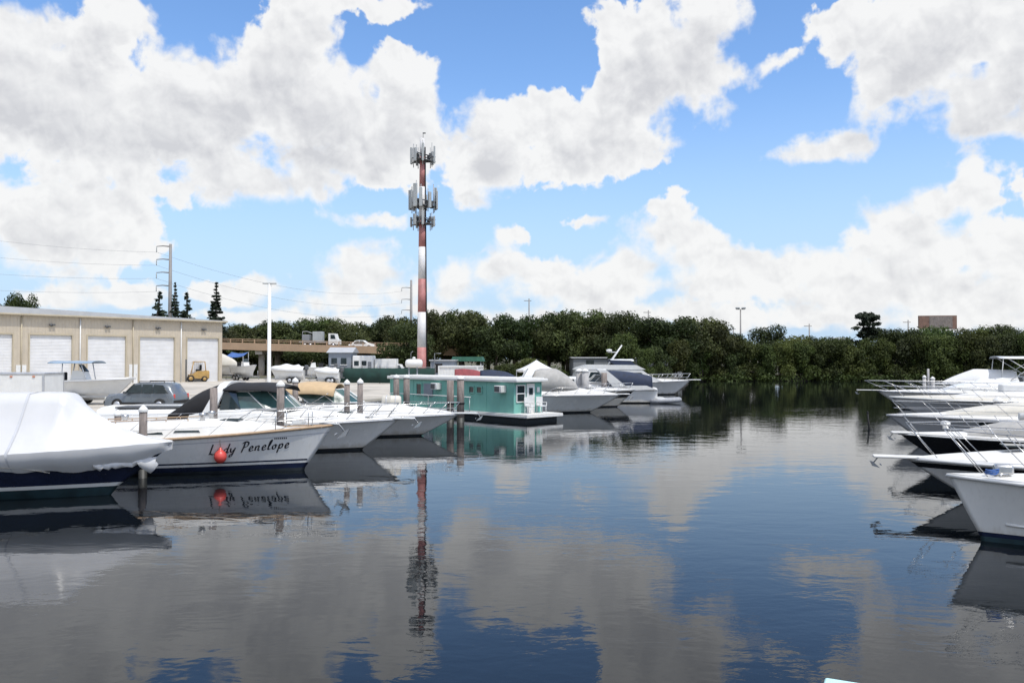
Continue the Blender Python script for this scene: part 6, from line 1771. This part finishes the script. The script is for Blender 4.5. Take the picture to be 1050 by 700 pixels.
OAKS = [make_tree('oak_tree', 11 + k, 11.0, 11.0, ('oak', 'oak', 'mangrove', 'oak')[k], 8000, 0.27, 0.34, 22) for k in range(4)]
MANG = [make_tree('mangrove_tree', 31 + k, 6.5, 8.0, ('mangrove', 'oak', 'olive', 'mangrove')[k], 9000, 0.21, 0.1, 20, 'bush') for k in range(4)]
NORF = make_tree('norfolk_pine', 51, 15.0, 3.6, 'pine', 9000, 0.24, shape='cone')
FUZZ = make_tree('pine_tree', 57, 12.0, 5.6, 'pine', 5200, 0.30, shape='cone')
LAYR = make_tree('layered_pine', 61, 11.0, 6.5, 'pine', 4200, 0.26, shape='layered', lobes_n=30)
used = set()
def plant(proto, px, d, H, W, label, cat='tree', group=None, z=GZ):
    t = proto if proto.name not in used else copy_tree(proto)
    used.add(proto.name)
    p = at(px, d, z); t.location = p; t.rotation_euler.z = random.uniform(0, 6.28)
    sx = W / proto['ww']; t.scale = (sx, sx, H / proto['hh'])
    tag(t, label, cat, group)
    return t
ORD = 'first second third fourth fifth sixth seventh eighth ninth tenth eleventh twelfth thirteenth fourteenth fifteenth sixteenth seventeenth eighteenth nineteenth twentieth twenty-first twenty-second twenty-third twenty-fourth twenty-fifth twenty-sixth twenty-seventh twenty-eighth twenty-ninth thirtieth'.split()
rt = random.Random(3)
def top_h(py, d, z=GZ): return zat(py, d) - z
# belt of dark oaks, front row
front = [(420, 118, 334, 7.5), (440, 128, 319, 7.5), (455, 134, 316, 8), (472, 130, 320, 9), (490, 133, 321, 8), (508, 128, 327, 8), (527, 131, 319, 9), (546, 134, 323, 8), (563, 138, 319, 9), (582, 136, 317, 9), (602, 139, 316, 10), (622, 136, 319, 9),
         (641, 132, 321, 9), (660, 137, 326, 8), (679, 128, 322, 10), (698, 133, 324, 9), (716, 134, 325, 9.5), (735, 136, 328, 8)]
for k, (px, d, top, w) in enumerate(front):
    plant(OAKS[k % 4], px, d, top_h(top + rt.uniform(-3.5, 4.5), d), w * rt.uniform(0.92, 1.15), f'dark leafy oak, {ORD[k]} from the left in the tree belt right of the bridge', group='oaks in the belt behind the cruisers')
for k in range(13):
    px = 425 + k * 25 + rt.uniform(-6, 6); d = rt.uniform(146, 158)
    plant(OAKS[(k + 2) % 4], px, d, top_h(325 + rt.uniform(0, 12), d), rt.uniform(9, 12), 'dark oak filling the depth of the belt behind the front oaks', group='rear oaks of the belt')
# trees beyond the bridge
for k, (px, top) in enumerate([(212, 334), (232, 333), (246, 331), (262, 332), (277, 328), (294, 330), (309, 327), (324, 325), (338, 326), (352, 330), (366, 333), (381, 329), (394, 325), (407, 324), (419, 328)]):
    d = 158 + rt.uniform(-5, 8)
    plant(OAKS[(k * 3 + 1) % 4], px, d, top_h(top, d), rt.uniform(8.5, 10.5), f'green broad tree, {ORD[k]} from the warehouse in the row beyond the bridge', group='trees beyond the bridge')
for k, px in enumerate(range(230, 420, 21)):
    plant(MANG[k % 2], px + rt.uniform(-4, 4), 147 + rt.uniform(0, 3), 4.2, 8.0, 'dark bush in the shade behind the bridge piers', 'bush', 'bushes behind the bridge piers')
# mangroves along the far bank
bank = [(684, 129, 352), (700, 131, 350), (716, 134, 349), (733, 136, 352), (750, 136, 349), (768, 137, 351), (785, 137, 352), (802, 137, 350), (819, 137, 348), (836, 137, 347), (853, 136, 349), (870, 136, 352), (887, 136, 350), (904, 135, 347), (921, 135, 344), (939, 134, 345), (957, 133, 341), (975, 132, 345), (993, 131, 343), (1011, 130, 341), (1030, 129, 343), (1049, 128, 341), (1068, 127, 340)]
for k, (px, d, top) in enumerate(bank):
    plant(MANG[(k * 3 + (k // 4)) % 4], px, d - 0.8, top_h(top + rt.uniform(-4, 3), d - 0.8, 0.1), rt.uniform(4.8, 8.2), f'bushy green mangrove, {ORD[k]} from the left along the far bank', group='mangroves along the far bank', z=0.1)
for k, (px, top) in enumerate([(745, 342), (765, 346), (815, 344), (838, 343), (856, 345), (905, 340), (922, 336), (945, 337), (962, 334), (980, 336), (998, 338), (1016, 335), (1034, 333), (1052, 336)]):
    d = 147 + rt.uniform(-3, 6)
    plant((MANG[k % 4] if k % 3 else OAKS[k % 4]), px, d, top_h(top, d), rt.uniform(7, 9.5), f'green tree rising behind the mangroves, {ORD[k]} of that back row from the left', group='trees behind the mangroves')
plant(OAKS[1], 791, 150, top_h(332.5, 150), 7.6, 'rounded dense tree standing alone above the mangroves right of the floodlight pole')
plant(LAYR, 890, 150, top_h(320, 150), 8.0, 'dark layered pine with flat branches above the mangroves')
plant(NORF, 221.5, 140, top_h(289, 140), 5.4, 'slender pointed pine standing beyond the right end of the warehouse roof', 'pine tree')
plant(FUZZ, 191, 150, top_h(300, 150), 7.2, 'dark shaggy pine just right of the steel transmission pole', 'pine tree')
plant(FUZZ, 159, 150, top_h(299, 150), 8.5, 'wispy leaning pine just left of the steel transmission pole', 'pine tree').rotation_euler.x = 0.10
plant(NORF, 179, 146, top_h(289, 146), 3.6, 'narrow pine right behind the steel transmission pole', 'pine tree')
plant(OAKS[2], 22, 118, top_h(300, 118), 5.0, 'leafy tree showing above the left end of the warehouse roof')
plant(OAKS[3], -8, 112, top_h(298, 112), 6.0, 'leafy tree cut by the left edge above the warehouse roof')
plant(MANG[2], 520, 93, 2.2, 4.0, 'light green shrub behind the maroon and navy tarpaulins', 'shrub')
plant(MANG[2], 545, 96, 2.8, 5.0, 'yellowish green shrub behind the white canopy tent', 'shrub')
plant(MANG[2], 641, 119, 6.4, 6.5, 'yellowish green tree in front of the dark oaks over the cruiser with the grey hood')

for k, (px, d, H, W) in enumerate([(661, 116, 4.2, 3.6), (678, 119, 4.6, 4.5), (697, 121, 5.5, 5.0)]):
    plant(MANG[k], px, d, H, W, f'bushy tree in front of the grey block building, {ORD[k]} of three from the left', group='trees in front of the grey block building')

def undergrowth():
    lobes = []
    r = random.Random(9)
    for k in range(150):
        px = r.uniform(430, 740); d = r.uniform(110, 140); p = at(px, d)
        if px < 585 or d > 136: lobes.append(((p.x, p.y, GZ + 0.4), (1.6, 1.3, r.uniform(0.5, 1.5))))
    for k in range(130):
        px = r.uniform(676, 1090); p = at(px, lerp(129, 133, r.random()) + (2.5 if 720 < px < 880 else 0)); lobes.append(((p.x, p.y + 0.3, 0.45), (1.6, 1.0, r.uniform(0.45, 1.0))))
    for k in range(90):
        p = at(r.uniform(215, 420), r.uniform(140, 150)); lobes.append(((p.x, p.y, GZ + 0.5), (2.0, 1.2, r.uniform(0.7, 1.8))))
    me = leaf_mesh('undergrowth', lobes, 16000, 0.22, 77, 'mangrove', 0.2)
    o = bpy.data.objects.new('undergrowth', me); C.objects.link(o); o['kind'] = 'stuff'
undergrowth()
